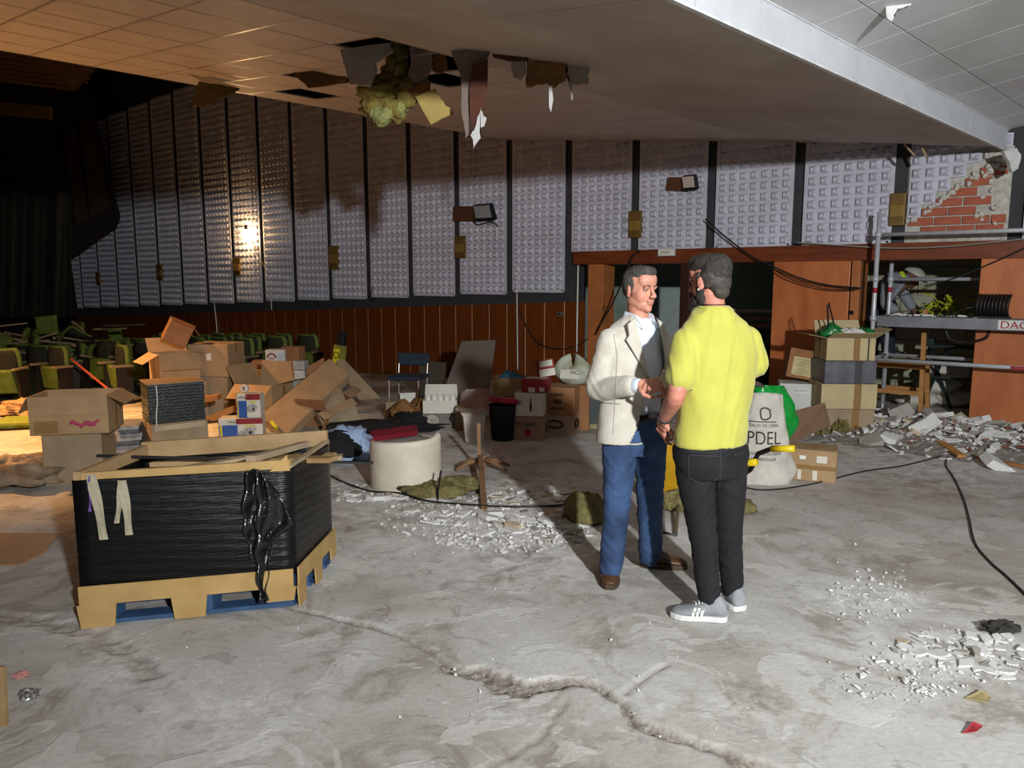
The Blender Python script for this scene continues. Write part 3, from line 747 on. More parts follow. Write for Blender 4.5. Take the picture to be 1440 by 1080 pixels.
# --- left stack with the bird print
p = G(117, 682, .2); hA = .42
carton('plain grey-brown carton under the torn carton with the pink print', p, .44, .38, hA, R(12), m_card2, group=LG)
c = carton('torn open carton with a pink bird print on its front', up(p, hA+.003), .58, .42, .31, R(12), m_card, (176, 100, 150, 120), group=LG, fl=.15)
mb = MB()
for (x, z, rx, rz, ro) in ((.05, .09, .05, .016, .4), (.10, .075, .035, .013, -.7), (.15, .085, .05, .022, .25), (.20, .10, .03, .012, -.5), (.02, .10, .025, .01, -.9)): mb.ell((x, -.213, z), (rx, .003, rz), 10, 6, (0, ro, 0))
mb.build('pink_bird_print', m_ink, c)
MB().box((-.17, -.212, .065), (.17, .003, .10)).build('printed_patch', M('tan_print', '8f6f42', .8), c)
p = G(28, 640, .1)
# shrink-wrapped magazines
pm = G(179, 648, .2)
t = thing('magazine_bundle', 'shrink-wrapped bundle of grey magazines between two carton stacks', 'magazines', pm, R(20))
for i in range(9): MB().box((random.uniform(-.01, .01), random.uniform(-.01, .01), .02+i*.036), (.30, .40, .032), (0, 0, random.uniform(-.06, .06))).build('magazine', M('magazine_%d' % (i % 3), ('8c9297', '5f666d', 'a7a8a6')[i % 3], .3, .25, 18, spec=.6), t)
t = thing('torn_plastic_wrap', 'torn clear plastic wrap hanging over the bird-print carton', 'plastic', up(G(150, 650, .05), 0))
mb = MB(); rr = random.Random(5)
for k in range(5):
    x = -.02+k*.035; P = [Vector((x+rr.uniform(-.02, .02), -.05+rr.uniform(-.02, .02), .62-j*.085)) for j in range(6)]
    for j in range(5): mb.quad(P[j], P[j]+Vector((.04, .01, 0)), P[j+1]+Vector((.035, -.01, 0)), P[j+1])
mb.build('plastic_strip', M('clear_film', 'c9bdb0', .15, .2, 20, alpha=.75, spec=.7), t, True, solid=.002)
# --- black wrapped block on a carton
p = G(248, 644, .2); hB = .34
carton('pale clean carton under the black wrapped block', p, .50, .42, hB, R(38), m_card2, group=LG, prints=(('f', 0, .88, .9, .14, M('clear_tape', 'b9a98c', .3)),))
t = thing('black_wrapped_block', 'cubic block of goods wrapped in black film with a hanging white string', 'wrapped block', up(p, hB+.004), R(34))
def blk(u, v):
    return None
mb = MB()
for k in range(12):
    z0 = k*.03; j = .004*math.sin(k*2.1)
    mb.box((0, 0, z0+.0145), (.49+j, .40+j, .029))
mb.build('wrapped_layers', M('blackgreen_film', '1f2626', .3, .15, 20, .2, 60, spec=.6), t, bevel=.004)
MB().box((0, 0, .364), (.50, .41, .008)).build('card_top', m_card, t)
mb = MB(); mb.tube(catmull([Vector((-.17, -.206, .35)), Vector((-.17, -.21, .2)), Vector((-.185, -.212, .08)), Vector((-.19, -.23, -.02))], 4), .005, 5); mb.build('white_string', m_white, t)
# --- rear-left stack
p = G(250, 596, .3)
carton('carton at the foot of the stack beneath the open box', p, .60, .5, .50, R(40), m_card2, group=LG)
op = up(p, .503)
carton('open carton with splayed flaps in the middle of the tall stack', op, .46, .44, .34, R(40), m_card, (150, 40, 120, 100), group=LG)
carton('small crushed carton tipped on top of the open carton', up(op, .47), .27, .25, .26, 0, m_card3, (60, 100, None, 120), rot=(R(10), R(26), R(30)), group=LG)
p2 = G(310, 590, .35)
carton('plain carton under the big rear carton with the white sticker', p2, .50, .5, .53, R(-8), m_card2, group=LG)
carton('big plain carton beside the open carton with a white sticker', up(p2, .533), .50, .50, .40, R(-4), m_card, group=LG, prints=(('f', .02, .62, .12, .22, m_white),))
# black rubbish bag
t = thing('black_bag', 'shiny black rubbish bag slumped behind the coloured boxes', 'bag', G(317, 585, .1))
mb = MB(); mb.grid(lambda u, v: (math.cos(u*6.283)*(.19*math.sin(math.pi*(.12+.85*v))**.7)*(1+.12*math.sin(u*31+v*9)), math.sin(u*6.283)*(.17*math.sin(math.pi*(.12+.85*v))**.7)*(1+.1*math.sin(u*23)), .02+.52*v), 40, 16); mb.build('bag_skin', m_black_film, t, True)
mb = MB(); mb.lathe([(.02, .5), (.05, .56), (.03, .60), (.0, .58)], 10); mb.build('knot', m_black_film, t, True)
# printed appliance boxes
def appliance(lab, loc, w, d, h, yaw):
    t = carton(lab, loc, w, d, h, yaw, m_wcard, None, False, 'printed appliance boxes', 'appliance_box')
    MB().box((-w*.28, -d/2-.002, h*.36), (w*.42, .003, h*.70)).build('blue_panel', m_bluec, t)
    MB().box((-w*.44, -d/2-.003, h*.36), (w*.05, .003, h*.70)).build('yellow_stripe', m_yel, t)
    MB().box((.2*w, -d/2-.002, h*.87), (w*.60, .003, h*.25)).build('red_band', m_redc, t); MB().box((-w/2-.002, 0, h*.87), (.003, d, h*.25)).build('red_band', m_redc, t)
    text_mesh('cellograpa', h*.14, m_print, 'lettering', t, (-w*.14, -d/2-.004, h*.86), (math.pi/2, 0, 0))
    mb = MB(); mb.ell((.14*w, -d/2-.006, h*.40), (w*.24, .006, h*.16), 12, 8, (0, -.4, 0)); mb.ell((.25*w, -d/2-.007, h*.33), (w*.07, .006, h*.09), 10, 6); mb.build('tool_picture', M('tool_grey', 'b4b0ab', .5, .3, 30), t)
    mb = MB(); mb.ell((.22*w, -d/2-.011, h*.36), (w*.05, .005, h*.07), 10, 6); mb.build('tool_knob', m_print, t)
    MB().box((.2*w, -d/2-.003, h*.66), (w*.25, .003, h*.06)).build('yellow_stripe', m_yel, t)
    return t
p = G(342, 619, .1); appliance('wide blue and red printed box lying on the floor', p, .44, .22, .23, R(10))
appliance('upright blue and red printed box standing on the wide printed box', (p[0]+.09, p[1]+.02, p[2]+.233), .24, .18, .25, R(4))
for (px, py, z, lab) in ((349, 554, .485, 'paper tape roll lying on the upright printed box'), (381, 617, .0, 'paper tape roll lying on the floor by the long carton')):
    q = (p[0]+.04, p[1]+.0, p[2]+z) if z else G(381, 622)
    t = thing('tape_roll', lab, 'tape roll', q)
    mb = MB(); mb.tube([(0, math.cos(k*math.pi/8)*.032, .045+math.sin(k*math.pi/8)*.032) for k in range(16)], (.013), 6, closed=True); mb.v = [(v[0]*2.2, v[1], v[2]) for v in mb.v]; mb.build('roll', m_wcard, t, True, rot=(0, 0, 1.2))
    MB().cyl((0, -.01, .045), (0, .01, .045), .018, 10).build('core', m_card3, t)
# wood planks by printed boxes
t = flat('orange_plank', 'short orange wooden plank propped against the upright printed box', 'plank', [(285, 588), (300, 592), (342, 573), (338, 566)], [8.2, 8.2, 8.25, 8.25], .03, m_orange)
flat('wood_offcut', 'flat wooden offcut lying beside the black wrapped block', 'plank', [(277, 560), (305, 556), (306, 563), (278, 568)], 8.3, .14, m_orange)
# --- boxes against the wainscot, left
p = G(376, 592, .3)
carton('large open carton with one flap hanging towards the tape rolls', p, .52, .50, .44, R(-18), m_card, (128, 10, 30, 75), group=CG)
pb = G(392, 574, .35)
carton('carton behind the large open carton', pb, .60, .4, .52, R(-15), m_card2, group=CG)
c = carton('white carton with an arched red logo on top of the pile', up(pb, .523), .26, .2, .26, R(6), m_wcard, group=CG, tape=False, prints=(('f', .1, .15, .8, .14, M('navy', '2c3a72', .6)), ('f', .28, .55, .3, .5, M('pale_blue', 'b9c4d2', .6))))
mb = MB(); mb.tube([(-.05+math.cos(a)*.055, -.102, .15+math.sin(a)*.055) for a in [i*math.pi/10 for i in range(11)]], .012, 5); mb.box((-.05, -.102, .14), (.07, .004, .012)); mb.build('arch_logo', m_redc, c)
carton('small brown open box beside the white carton on the pile', up((pb[0]-.22, pb[1]-.02, pb[2]), .523), .2, .2, .11, R(10), m_card3, None, False, group=CG)
carton('brown carton behind the white carton on the pile', up((pb[0]+.2, pb[1]+.12, pb[2]), .523), .26, .2, .29, R(-10), m_card3, None, False, group=CG)
# column of paper cups / small white boxes
t = thing('cup_stack', 'column of small white boxes and wrapped cups beside the open carton', 'boxes', G(426, 588, .25))
for i in range(6): MB().box((random.uniform(-.02, .02), 0, .06+i*.115), (.13+.02*(i % 2), .14, .108), (0, 0, random.uniform(-.3, .3))).build('small_box', M('cup_%d' % (i % 2), ('b9b7b0', '9da0a0')[i % 2], .5, .15, 12), t, bevel=.006)
# long carton leaning
lb = thing('long_carton', 'long flat brown carton leaning on a crumpled box', 'box', ground(402, 612), group=None)
mb, P, n = poly_slab([(365, 584), (463, 504), (491, 525), (404, 610)], [8.25, 9.15, 8.95, 8.02], .13, '', None); mb.build('body', m_card, lb, world=True, bevel=.006)
mb, P, n = poly_slab([(379, 594), (383, 591), (392, 601), (388, 604)], [8.12, 8.12, 8.05, 8.05], -.004, '', None); mb.build('yellow_sticker', m_yel, lb, world=True)
flat('cardboard_sheet', 'bent cardboard sheet sloping down right of the long carton', 'cardboard', [(472, 507), (484, 505), (535, 560), (505, 562)], [9.6, 9.6, 9.2, 9.1], .02, m_card2)
flat('cardboard_sheet', 'cardboard sheet standing behind the long carton', 'cardboard', [(424, 520), (455, 503), (462, 540), (430, 545)], 9.6, .02, m_card3)
carton('crumpled carton propping up the long flat carton', G(478, 603, .15), .42, .3, .30, 0, m_card2, (110, 60, None, 80), rot=(R(4), R(-20), R(30)), group=CG)
carton('small tipped carton with its open end facing out under the long carton', G(450, 606, .2), .36, .3, .22, 0, m_card3, (100, 30, 60, None), rot=(R(64), 0, R(-18)), group=CG)
# yellow and black upright package
t = thing('yellow_package', 'tall narrow yellow package with a black cap leaning on the wainscot', 'package', up(G(470, 577, .3), 0), 0, rot=(R(-4), R(6), R(-20)))
MB().box((0, 0, .42), (.16, .08, .84)).build('wrapper', M('yellow_green', '8f8c3a', .4, .2, 9), t, bevel=.008)
MB().box((-.02, -.043, .62), (.09, .004, .34)).build('yellow_print', m_yel, t); MB().box((.01, 0, .93), (.11, .07, .18)).build('black_cap', m_dmetal, t, bevel=.01)
text_mesh('O', .13, m_print, 'lettering', t, (-.02, -.047, .70), (math.pi/2, 0, 0))
# --- grey leaning board, chair and dark screen
t = flat('grey_board', 'large grey-brown board leaning against the wainscot', 'board', [(649, 480), (697, 478), (688, 548), (676, 566), (618, 566)], [11.2, 11.2, 10.4, 10.2, 10.2], .04, M('grey_laminate', '7b7069', .6, .1, 2))
flat('dark_slatted_screen', 'dark ribbed screen standing left of the grey board', 'screen', [(590, 507), (628, 510), (622, 562), (588, 560)], 11.0, .04, M('dark_rib', '453a30', .8, .2, 8))
pc = G(575, 580, .1)
t = thing('steel_chair', 'old chair with dark blue backrest and steel legs by the wainscot', 'chair', pc, R(170))
ms = M('chair_steel', '9a8f86', .35, .1, metal=.8); mbl = M('navy_cloth', '1f2c3c', .8, .1)
for x in (-.19, .19):
    MB().tube([(x, .19, 0), (x, .19, .43)], .011, 8).build('leg', ms, t); MB().tube([(x, -.19, 0), (x, -.19, .44), (x, -.23, .62)], .011, 8).build('leg', ms, t)
MB().box((0, 0, .44), (.42, .42, .05)).build('seat', mbl, t, bevel=.02); MB().box((0, -.24, .64), (.42, .04, .16), (.15, 0, 0)).build('backrest', mbl, t, bevel=.02)
# --- centre clutter
p = G(620, 602, .15)
c = carton('grey carton with a round white seal beneath the white box', p, .40, .32, .16, R(2), M('grey_card', '77706a', .8), group=CG, tape=False)
mb = MB()
for rr_ in (.055, .038, .02): mb.tube([(-.09+math.cos(k*math.pi/10)*rr_*1.25, -.163, .09+math.sin(k*math.pi/10)*rr_) for k in range(20)], .006, 5, closed=True)
mb.build('round_seal', m_wcard, c)
c = carton('open white box filled with cups on the grey carton', up(p, .163), .38, .3, .15, R(2), m_wcard, (None, 0, None, None), False, group=CG)
for i in range(5): MB().lathe([(.0, .02), (.03, .02), (.04, .19), (.036, .19), (.028, .03)], 12, (-.14+i*.07, .02*((-1)**i), 0)).build('paper_cup', m_white, c, True)
t = thing('crumpled_paper_bag', 'crumpled brown paper bag slumped in front of the white card', 'paper bag', G(578, 600, .15))
rr = random.Random(9)
def pb_(u, v):
    a = u*6.283; r_ = .27*math.sin(math.pi*min(.98, .1+.85*v))**.6*(1+.16*math.sin(3*a+1)+.08*math.sin(7*a+v*12)); return (math.cos(a)*r_, math.sin(a)*r_*.7, .01+.25*v*(1+.2*math.sin(a*2)))
mb = MB(); mb.grid(pb_, 30, 10); mb.build('bag_paper', M('kraft_paper', '8a6235', .8, .2, 9, .5, 20), t)
t = flat('white_card', 'small blank white card standing behind the paper bag', 'card', [(562, 553), (585, 552), (585, 568), (563, 568)], 9.6, .01, m_white)
carton('low open carton beside the small white card', G(556, 590, .2), .22, .2, .2, R(8), m_card2, group=CG)
flat('pink_seat_shell', 'pale pink rounded plastic seat shell leaning on a carton', 'seat shell', [(646, 566), (648, 553), (655, 547), (684, 546), (688, 551), (684, 570), (676, 592), (646, 592)], [9.3, 9.4, 9.4, 9.4, 9.4, 9.1, 9.0, 9.0], .025, M('pale_pink', 'b5a199', .6, .08), bevel=.01)
carton('small brown carton standing in front of the pink seat shell', G(652, 606, .08), .18, .16, .26, R(5), m_card2, group=CG, tape=False)
t = thing('white_bucket', 'square white plastic bucket beside the black bin', 'bucket', G(666, 622, .12), R(8))
mb = MB(); prof = [(.095, 0), (.12, .27), (.13, .27), (.13, .30), (.115, .30), (.09, .02)]
for i in range(len(prof)): pass
mb.lathe([(r_*1.35, z) for r_, z in prof], 4, (0, 0, 0)); mb.build('tub', M('bucket_white', 'c9bfb4', .5, .06), t, rot=(0, 0, math.pi/4), bevel=.012)
MB().box((0, 0, .30), (.28, .28, .02)).build('lid', M('bucket_lid', 'b7a99a', .5), t, bevel=.008)
t = thing('black_bin', 'tall black plastic bin with a red-rimmed lid beside the white bucket', 'bin', G(707, 621, .12))
MB().lathe([(0, 0), (.115, 0), (.145, .36), (.15, .37), (.14, .37), (.11, .02)], 28).build('body', M('bin_black', '1f1f21', .5, .1, bump=.1), t, True)
mb = MB(); mb.lathe([(.15, .0), (.165, .01), (.165, .05), (.14, .06), (.135, .05)], 28); o = mb.build('red_rim', M('red_plastic', 'a8203c', .4), t, True, loc=(0, 0, .385), rot=(-.12, .12, 0))
mb = MB(); mb.lathe([(0, 0), (.135, 0)], 28); mb.build('white_lid', m_white, t, loc=(0, 0, .44), rot=(-.12, .12, 0))
# drinks cartons
p = G(746, 620, .15)
c = carton('brown whiskey carton printed with dark lettering on the floor by the bin', p, .34, .26, .25, R(-14), M('pinkish_card', '9c7a68', .8, .1), group='drinks cartons')
text_mesh('JIM BEAM', .065, m_print, 'lettering', c, (-.02, -.133, .165), (math.pi/2, 0, 0), sx=.8)
mb = MB(); mb.ell((0, -.132, .085), (.035, .003, .04), 12, 8); mb.build('seal', m_redc, c); mb = MB(); mb.ell((.172, 0, .13), (.003, .045, .06), 10, 8); mb.build('seal', m_print, c)
c = carton('white wine carton with a slim bottle drawing on the whiskey carton', up(p, .253), .30, .25, .24, R(-10), m_wcard, None, False, 'drinks cartons')
mb = MB(); mb.ell((.02, -.127, .10), (.012, .003, .06), 10, 8); mb.ell((.02, -.127, .17), (.006, .003, .03), 8, 6); mb.build('bottle_drawing', m_print, c)
text_mesh('VIEJO', .05, m_print, 'lettering', c, (-.105, -.128, .14), (math.pi/2, 0, 0), sx=.6)
c = carton('dark red and white carton on the white wine carton', up((p[0]+.06, p[1]+.02, p[2]), .497), .27, .24, .14, R(-12), m_redc, None, False, 'drinks cartons', prints=(('f', -.1, .2, .25, .35, m_wcard), ('f', .3, .25, .2, .3, m_wcard), ('t', 0, 0, .8, .8, m_wcard)))
carton('small tilted red carton with a white label on top of the drinks cartons', up((p[0]+.17, p[1]+.1, p[2]), .64), .17, .14, .18, 0, m_redc, None, False, 'drinks cartons', rot=(R(-6), R(-8), R(10)), prints=(('f', 0, .78, .8, .34, m_wcard), ('f', 0, .25, 1.0, .42, m_wcard)))
p3 = G(790, 614, .18)
c = carton('carton with dark oval logos beside the whiskey carton', p3, .32, .26, .22, R(-20), M('pinkish_card2', 'a58a74', .8, .1), group='drinks cartons')
mb = MB(); mb.tube([(-.04+math.cos(k*math.pi/10)*.085, -.134, .12+math.sin(k*math.pi/10)*.04) for k in range(20)], .011, 5, closed=True); mb.tube([(.164, math.cos(k*math.pi/10)*.07, .12+math.sin(k*math.pi/10)*.04) for k in range(20)], .011, 5, closed=True); mb.build('oval_logo', m_print, c)
c = carton('brown carton with faint dark print on the oval logo carton', up(p3, .223), .33, .27, .30, R(-16), m_card3, group='drinks cartons')
mb = MB(); mb.box((-.03, -.137, .22), (.14, .003, .03)); mb.box((-.03, -.137, .07), (.14, .003, .03)); mb.ell((-.02, -.137, .145), (.05, .003, .03), 10, 6); mb.build('faint_print', M('brown_print', '5e3d28', .8), c)
p4 = G(716, 596, .25)
carton('carton underneath the open carton with the blue bag', p4, .36, .3, .30, R(4), m_card3, group=CG)
c = carton('open carton holding a blue plastic bag beside the grey board', up(p4, .303), .36, .28, .22, R(4), m_card, (None, None, None, 110), False, group=CG)
def crumple(rx, ry, rz, seed, nu=26, nv=12, amp=.2):
    r_ = random.Random(seed); a1, a2, a3 = r_.uniform(2, 5), r_.uniform(5, 9), r_.uniform(0, 6)
    return lambda u, v: ((lambda a, k: (math.cos(a)*rx*k, math.sin(a)*ry*k, rz*(v*(1+.25*math.sin(a*a1+a3)))))(u*6.2832, math.sin(math.pi*min(.985, .12+.87*v))**.55*(1+amp*math.sin(round(a1)*u*6.2832+v*5)+amp*.6*math.sin(round(a2)*u*6.2832+v*13))))
t = thing('blue_plastic_bag', 'bright blue plastic bag stuffed into the open carton', 'bag', up(p4, .42))
mb = MB(); mb.grid(crumple(.15, .11, .15, 3), 26, 12); mb.build('bag_skin', M('blue_plastic', '2f86b8', .3, .2, 14), t, True)
p5 = G(806, 608, .3)
carton('brown carton carrying the torn white sack', p5, .40, .34, .50, R(-14), m_card3, group=CG)
t = thing('white_sack', 'torn white printed sack bulging on top of a brown carton', 'sack', up(p5, .503), R(-12))
mb = MB(); mb.grid(crumple(.22, .17, .27, 7, amp=.09), 30, 14); mb.build('sack_cloth', M('sack_white', 'bfc3b8', .7, .2, 6, .3, 25, col2='8e8f6e'), t, True)
MB().box((-.03, -.175, .12), (.2, .006, .10), (-.2, 0, 0)).build('torn_print', m_wcard, t); text_mesh('VIC', .06, m_print, 'lettering', t, (.03, -.181, .14), (math.pi/2-.2, 0, 0))
t = thing('white_cloth', 'small crumpled white cloth beside the man in the jacket', 'cloth', up(G(826, 600, .2), 0))
carton('tall yellow-edged carton with a dark screen print behind the jacket man', G(832, 606, .2), .36, .2, .46, R(4), M('greenish_card', '8f8a63', .7), None, False, CG, prints=(('f', .08, .5, .6, .75, M('dark_screen', '3a4545', .4)),))
mb = MB(); mb.grid(crumple(.13, .1, .08, 12), 20, 8); mb.build('folds', m_white, t, True, loc=(0, 0, .47))

# ================================================================== RIGHT HAND PILE
pr = G(1180, 613, .28)
carton('bottom carton of the tall taped stack by the scaffold', pr, .56, .45, .28, R(-6), m_card2, group=RG, prints=(('f', .15, .5, .13, 1.0, m_tape),))
M('pale_card', 'b9a77f', .85, .08, 5); m_pc = MATS['pale_card']
carton('pale taped carton second from the bottom of the stack', up(pr, .283), .58, .45, .27, R(-4), m_pc, group=RG, prints=(('f', .15, .5, .13, 1.0, m_tape),))
c = carton('carton wrapped in grey plastic in the middle of the stack', up(pr, .556), .54, .42, .24, R(-2), M('grey_wrap', '63636a', .4, .2, 9, .2, 30), group=RG, tape=False, prints=(('f', .15, .5, .14, 1.0, M('grey_tape', '4c474c', .3)),))
c = carton('pale carton on top of the taped stack with bottles and foil', up(pr, .80), .50, .40, .24, R(-4), m_pc, (70, 30, 80, 60), group=RG, prints=(('f', .12, .5, .13, 1.0, m_tape), ('f', .36, .5, .03, 1.0, m_print)))
tp = up(pr, .99)
t = thing('green_white_litter', 'green and white plastic litter spilling over the top carton', 'litter', tp)
mb = MB(); mb.grid(crumple(.12, .1, .14, 21), 20, 8); mb.build('green_plastic', M('green_plastic', '1f7a3a', .3, .2, 14), t, True, loc=(-.16, -.05, .04))
mb = MB(); mb.grid(crumple(.16, .1, .09, 22), 20, 8); mb.build('white_plastic', m_white, t, True, loc=(.02, -.1, .05)); mb = MB(); mb.grid(crumple(.1, .09, .1, 23), 20, 8); mb.build('green_plastic', MATS['green_plastic'], t, True, loc=(.18, -.06, .04))
MB().bar((-.2, -.05, .10), (-.24, -.08, .40), .015).build('dark_stick', m_dmetal, t); MB().bar((-.12, -.05, .10), (-.22, -.06, .42), .012).build('dark_stick', m_dmetal, t)
pl = G(1122, 604, .25)
carton('carton hidden below the white box by the green bag', pl, .46, .4, .20, R(-16), m_card2, group=RG)
c = carton('white flat carton with small print above the leaning board', up(pl, .203), .46, .36, .30, R(-16), M('off_white', 'c6c8c0', .7, .05), None, False, RG, prints=(('f', .0, .74, .35, .16, m_white),))
text_mesh('BLOOM 2', .035, m_print, 'lettering', c, (0, -.184, .225), (math.pi/2, 0, 0))
c = carton('tilted carton with a cream shipping label beside the grey-wrapped carton', up((pl[0]+.05, pl[1]+.06, pl[2]), .52), .42, .32, .33, 0, m_card3, (None, 120, None, 100), True, RG, rot=(R(-8), R(9), R(-14)), prints=(('f', .02, .42, .8, .62, M('cream_label', 'c9b988', .8)),))
mb = MB()
for i in range(7): mb.box((.01, -.166, .06+i*.026), (.28-.03*(i % 3), .003, .006))
mb.build('label_text', M('label_print', '8a7d5c', .8), c)
t = thing('orange_handle_tool', 'small tool with an orange wooden handle on the labelled carton', 'tool', up((pl[0]+.26, pl[1]-.1, pl[2]), .83), 0, rot=(0, R(25), 0))
MB().box((0, 0, .08), (.05, .03, .16)).build('handle', M('orange_wood', 'b98532', .5), t, bevel=.008); MB().box((0, 0, -.04), (.02, .015, .1)).build('blade', m_grey, t)
t = flat('leaning_brown_board', 'wide brown cardboard sheet leaning below the white carton', 'board', [(1098, 583), (1160, 566), (1168, 596), (1103, 628)], [7.9, 8.1, 7.75, 7.5], .02, M('brown_sheet', '8f7058', .8, .1, 4))
# taped carton on the floor
c = carton('taped brown carton sitting alone on the floor by the wheelbarrow', G(1139, 677, .15), .40, .30, .265, R(-24), m_card, group=None, prints=(('f', .0, .45, 1.0, .13, m_tape), ('f', .22, .72, .2, .22, m_wcard), ('f', .1, .2, .09, .3, m_wcard), ('f', -.2, .2, .07, .3, m_wcard), ('f', -.15, .75, .12, .12, m_white), ('r', 0, .5, .2, 1.0, m_tape)))
# paper sack with lettering
t = thing('printed_sack', 'tall white paper sack with black lettering beside the wheelbarrow', 'sack', G(1064, 682, .16), R(-10))
def sk(u, v):
    a = u*6.2832; w_ = .25*(1-.5*v**1.6)*(1+.25*math.exp(-((v-.12)/.12)**2)); k = 1+.04*math.sin(5*a+v*7)+.03*math.sin(9*a-v*17)
    return (math.cos(a)*w_*k+.05*v, math.sin(a)*.16*(1-.55*v)*k+.05*v, .72*v)
mb = MB(); mb.grid(sk, 40, 24); mb.build('sack_paper', M('sack_paper', 'c4beb3', .8, .15, 7, .3, 20), t, True)
def drape_text(o, surf):       # lay flat lettering on a curved sack
    from mathutils.bvhtree import BVHTree
    bv = BVHTree.FromPolygons([v.co.copy() for v in surf.data.vertices], [tuple(p.vertices) for p in surf.data.polygons])
    mw = Matrix.LocRotScale(o.location, o.rotation_euler, None)
    for v in o.data.vertices:
        q = mw @ v.co; h_ = bv.ray_cast(Vector((q.x, -1, q.z)), Vector((0, 1, 0)))
        v.co = Vector((q.x, (h_[0].y if h_[0] is not None else q.y)-.003-(0 if v.co.z < 0 else .001), q.z))
    o.location = (0, 0, 0); o.rotation_euler = (0, 0, 0)
sack_o = [c_ for c_ in t.children if c_.name.startswith('sack_paper')][0]
for s_, z_, sz, sx_ in (('PDEL', .37, .15, .8), ('SALES DE CRIN', .475, .034, 1.0), ('RESINA DE RONDA', .25, .032, 1.0), ('PIGMENTADA', .205, .032, 1.0)):
    drape_text(text_mesh(s_, sz, m_print, 'lettering', t, (.03, -.2, z_), (math.pi/2, 0, 0), sx=sx_), sack_o)
mb = MB()
for k in range(9):
    a0_, a1_ = k*.7, (k+1)*.7; q0_ = (.03+math.cos(a0_)*.045*(1+.3*math.sin(k)), .57+math.sin(a0_)*.05); q1_ = (.03+math.cos(a1_)*.045*(1+.3*math.sin(k+1)), .57+math.sin(a1_)*.05)
    mb.bar((q0_[0], -.2, q0_[1]), (q1_[0], -.2, q1_[1]), .012, .004, up=(0, 1, 0))
for k in range(8): mb.box((-.075+.027*k, -.2, .505), (.027, .003, .008))
drape_text(mb.build('emblem', m_print, t), sack_o)
# green bag
t = thing('green_plastic_bag', 'bright green plastic bag hanging between the sack and the white carton', 'bag', G(1092, 628, .05))
def gb(u, v):
    a = u*6.2832; w_ = (.10+.07*math.sin(v*3.1)+.05*v); k = 1+.14*math.sin(4*a+v*6)+.08*math.sin(7*a-v*9)
    return (math.cos(a)*w_*k-.10*v*v, math.sin(a)*.09*k, .60*v)
mb = MB(); mb.grid(gb, 40, 20); mb.build('bag_skin', M('green_bag', '12a03c', .25, .15, 10, .2, 20, spec=.6), t, True)
mb = MB(); mb.tube(catmull([Vector((-.17, 0, .58)), Vector((-.24, -.02, .63)), Vector((-.30, 0, .56)), Vector((-.31, .02, .40))], 5), [.03]*16, 7); mb.build('bag_handle', M('dark_fold', '5b4b48', .6), t, True)
# wheelbarrow (behind the man in yellow)
wb = thing('wheelbarrow', 'yellow wheelbarrow with black frame and yellow grips holding insulation', 'wheelbarrow', ground(985, 745))
m_ytray = M('yellow_tray', 'c79a1e', .45, .2, 6, col2='a87c18'); m_grip = M('yellow_grip', 'e3c51c', .4)
Yb = 5.35
def W_(px, py, Y): return atY(px, py, Y)
# tray: lofted from base rect to rim rect
rim = [W_(927, 640, 5.55), W_(1040, 652, 5.25), W_(1040, 632, 5.95), W_(935, 622, 6.2)]
bas = [W_(935, 702, 5.6), W_(1010, 705, 5.4), W_(1010, 690, 5.85), W_(942, 688, 6.0)]
mb = MB(); mb.add(bas+rim, [(3, 2, 1, 0), (0, 1, 5, 4), (1, 2, 6, 5), (2, 3, 7, 6), (3, 0, 4, 7)]); mb.build('tray', m_ytray, wb, world=True, solid=.008)
mb = MB(); mb.tube([W_(925, 698, 5.62), W_(975, 708, 5.42), W_(1010, 690, 5.2), W_(1042, 668, 4.95), W_(1056, 648, 4.8)], .017, 8); mb.build('frame_tube', m_dmetal, wb, True, world=True)
mb = MB(); mb.tube([W_(945, 690, 6.0), W_(1010, 692, 5.75), W_(1056, 660, 5.35), W_(1066, 638, 5.2), W_(1085, 631, 5.12), W_(1090, 631, 5.1)], .017, 8); mb.build('frame_tube', m_dmetal, wb, True, world=True)
mb = MB(); mb.tube([W_(1085, 631, 5.12), W_(1117, 631, 5.0)], .023, 10); mb.build('grip', m_grip, wb, True, world=True)
mb = MB(); mb.tube([W_(1040, 652, 4.85), W_(1063, 650, 4.72)], .023, 10); mb.build('grip', m_grip, wb, True, world=True)
g1 = ground(944, 755); g2_ = ground(1000, 752)
for (gx, gy, Yt) in ((946, 755, 5.45), (1000, 765, 5.35)):
    gp = ground(gx, gy); mb = MB(); mb.tube([W_(gx-14, 702, Yt), gp+np.array([-.06, 0, .03]), gp+np.array([.02, 0, .012]), W_(gx+8, 702, Yt)], .012, 8); mb.build('leg', m_grey, wb, True, world=True)
wp_ = ground(938, 735); 
mb = MB(); mb.tube([(wp_[0]-.02, wp_[1]+.45+math.cos(k*math.pi/10)*.15, .17+math.sin(k*math.pi/10)*.14) for k in range(20)], .035, 8, closed=True); mb.build('wheel', M('tyre', '241c18', .8), wb, True, world=True)
m_insul = M('insulation', '7d7548', .95, .3, 16, .9, 40, col2='5a5030')
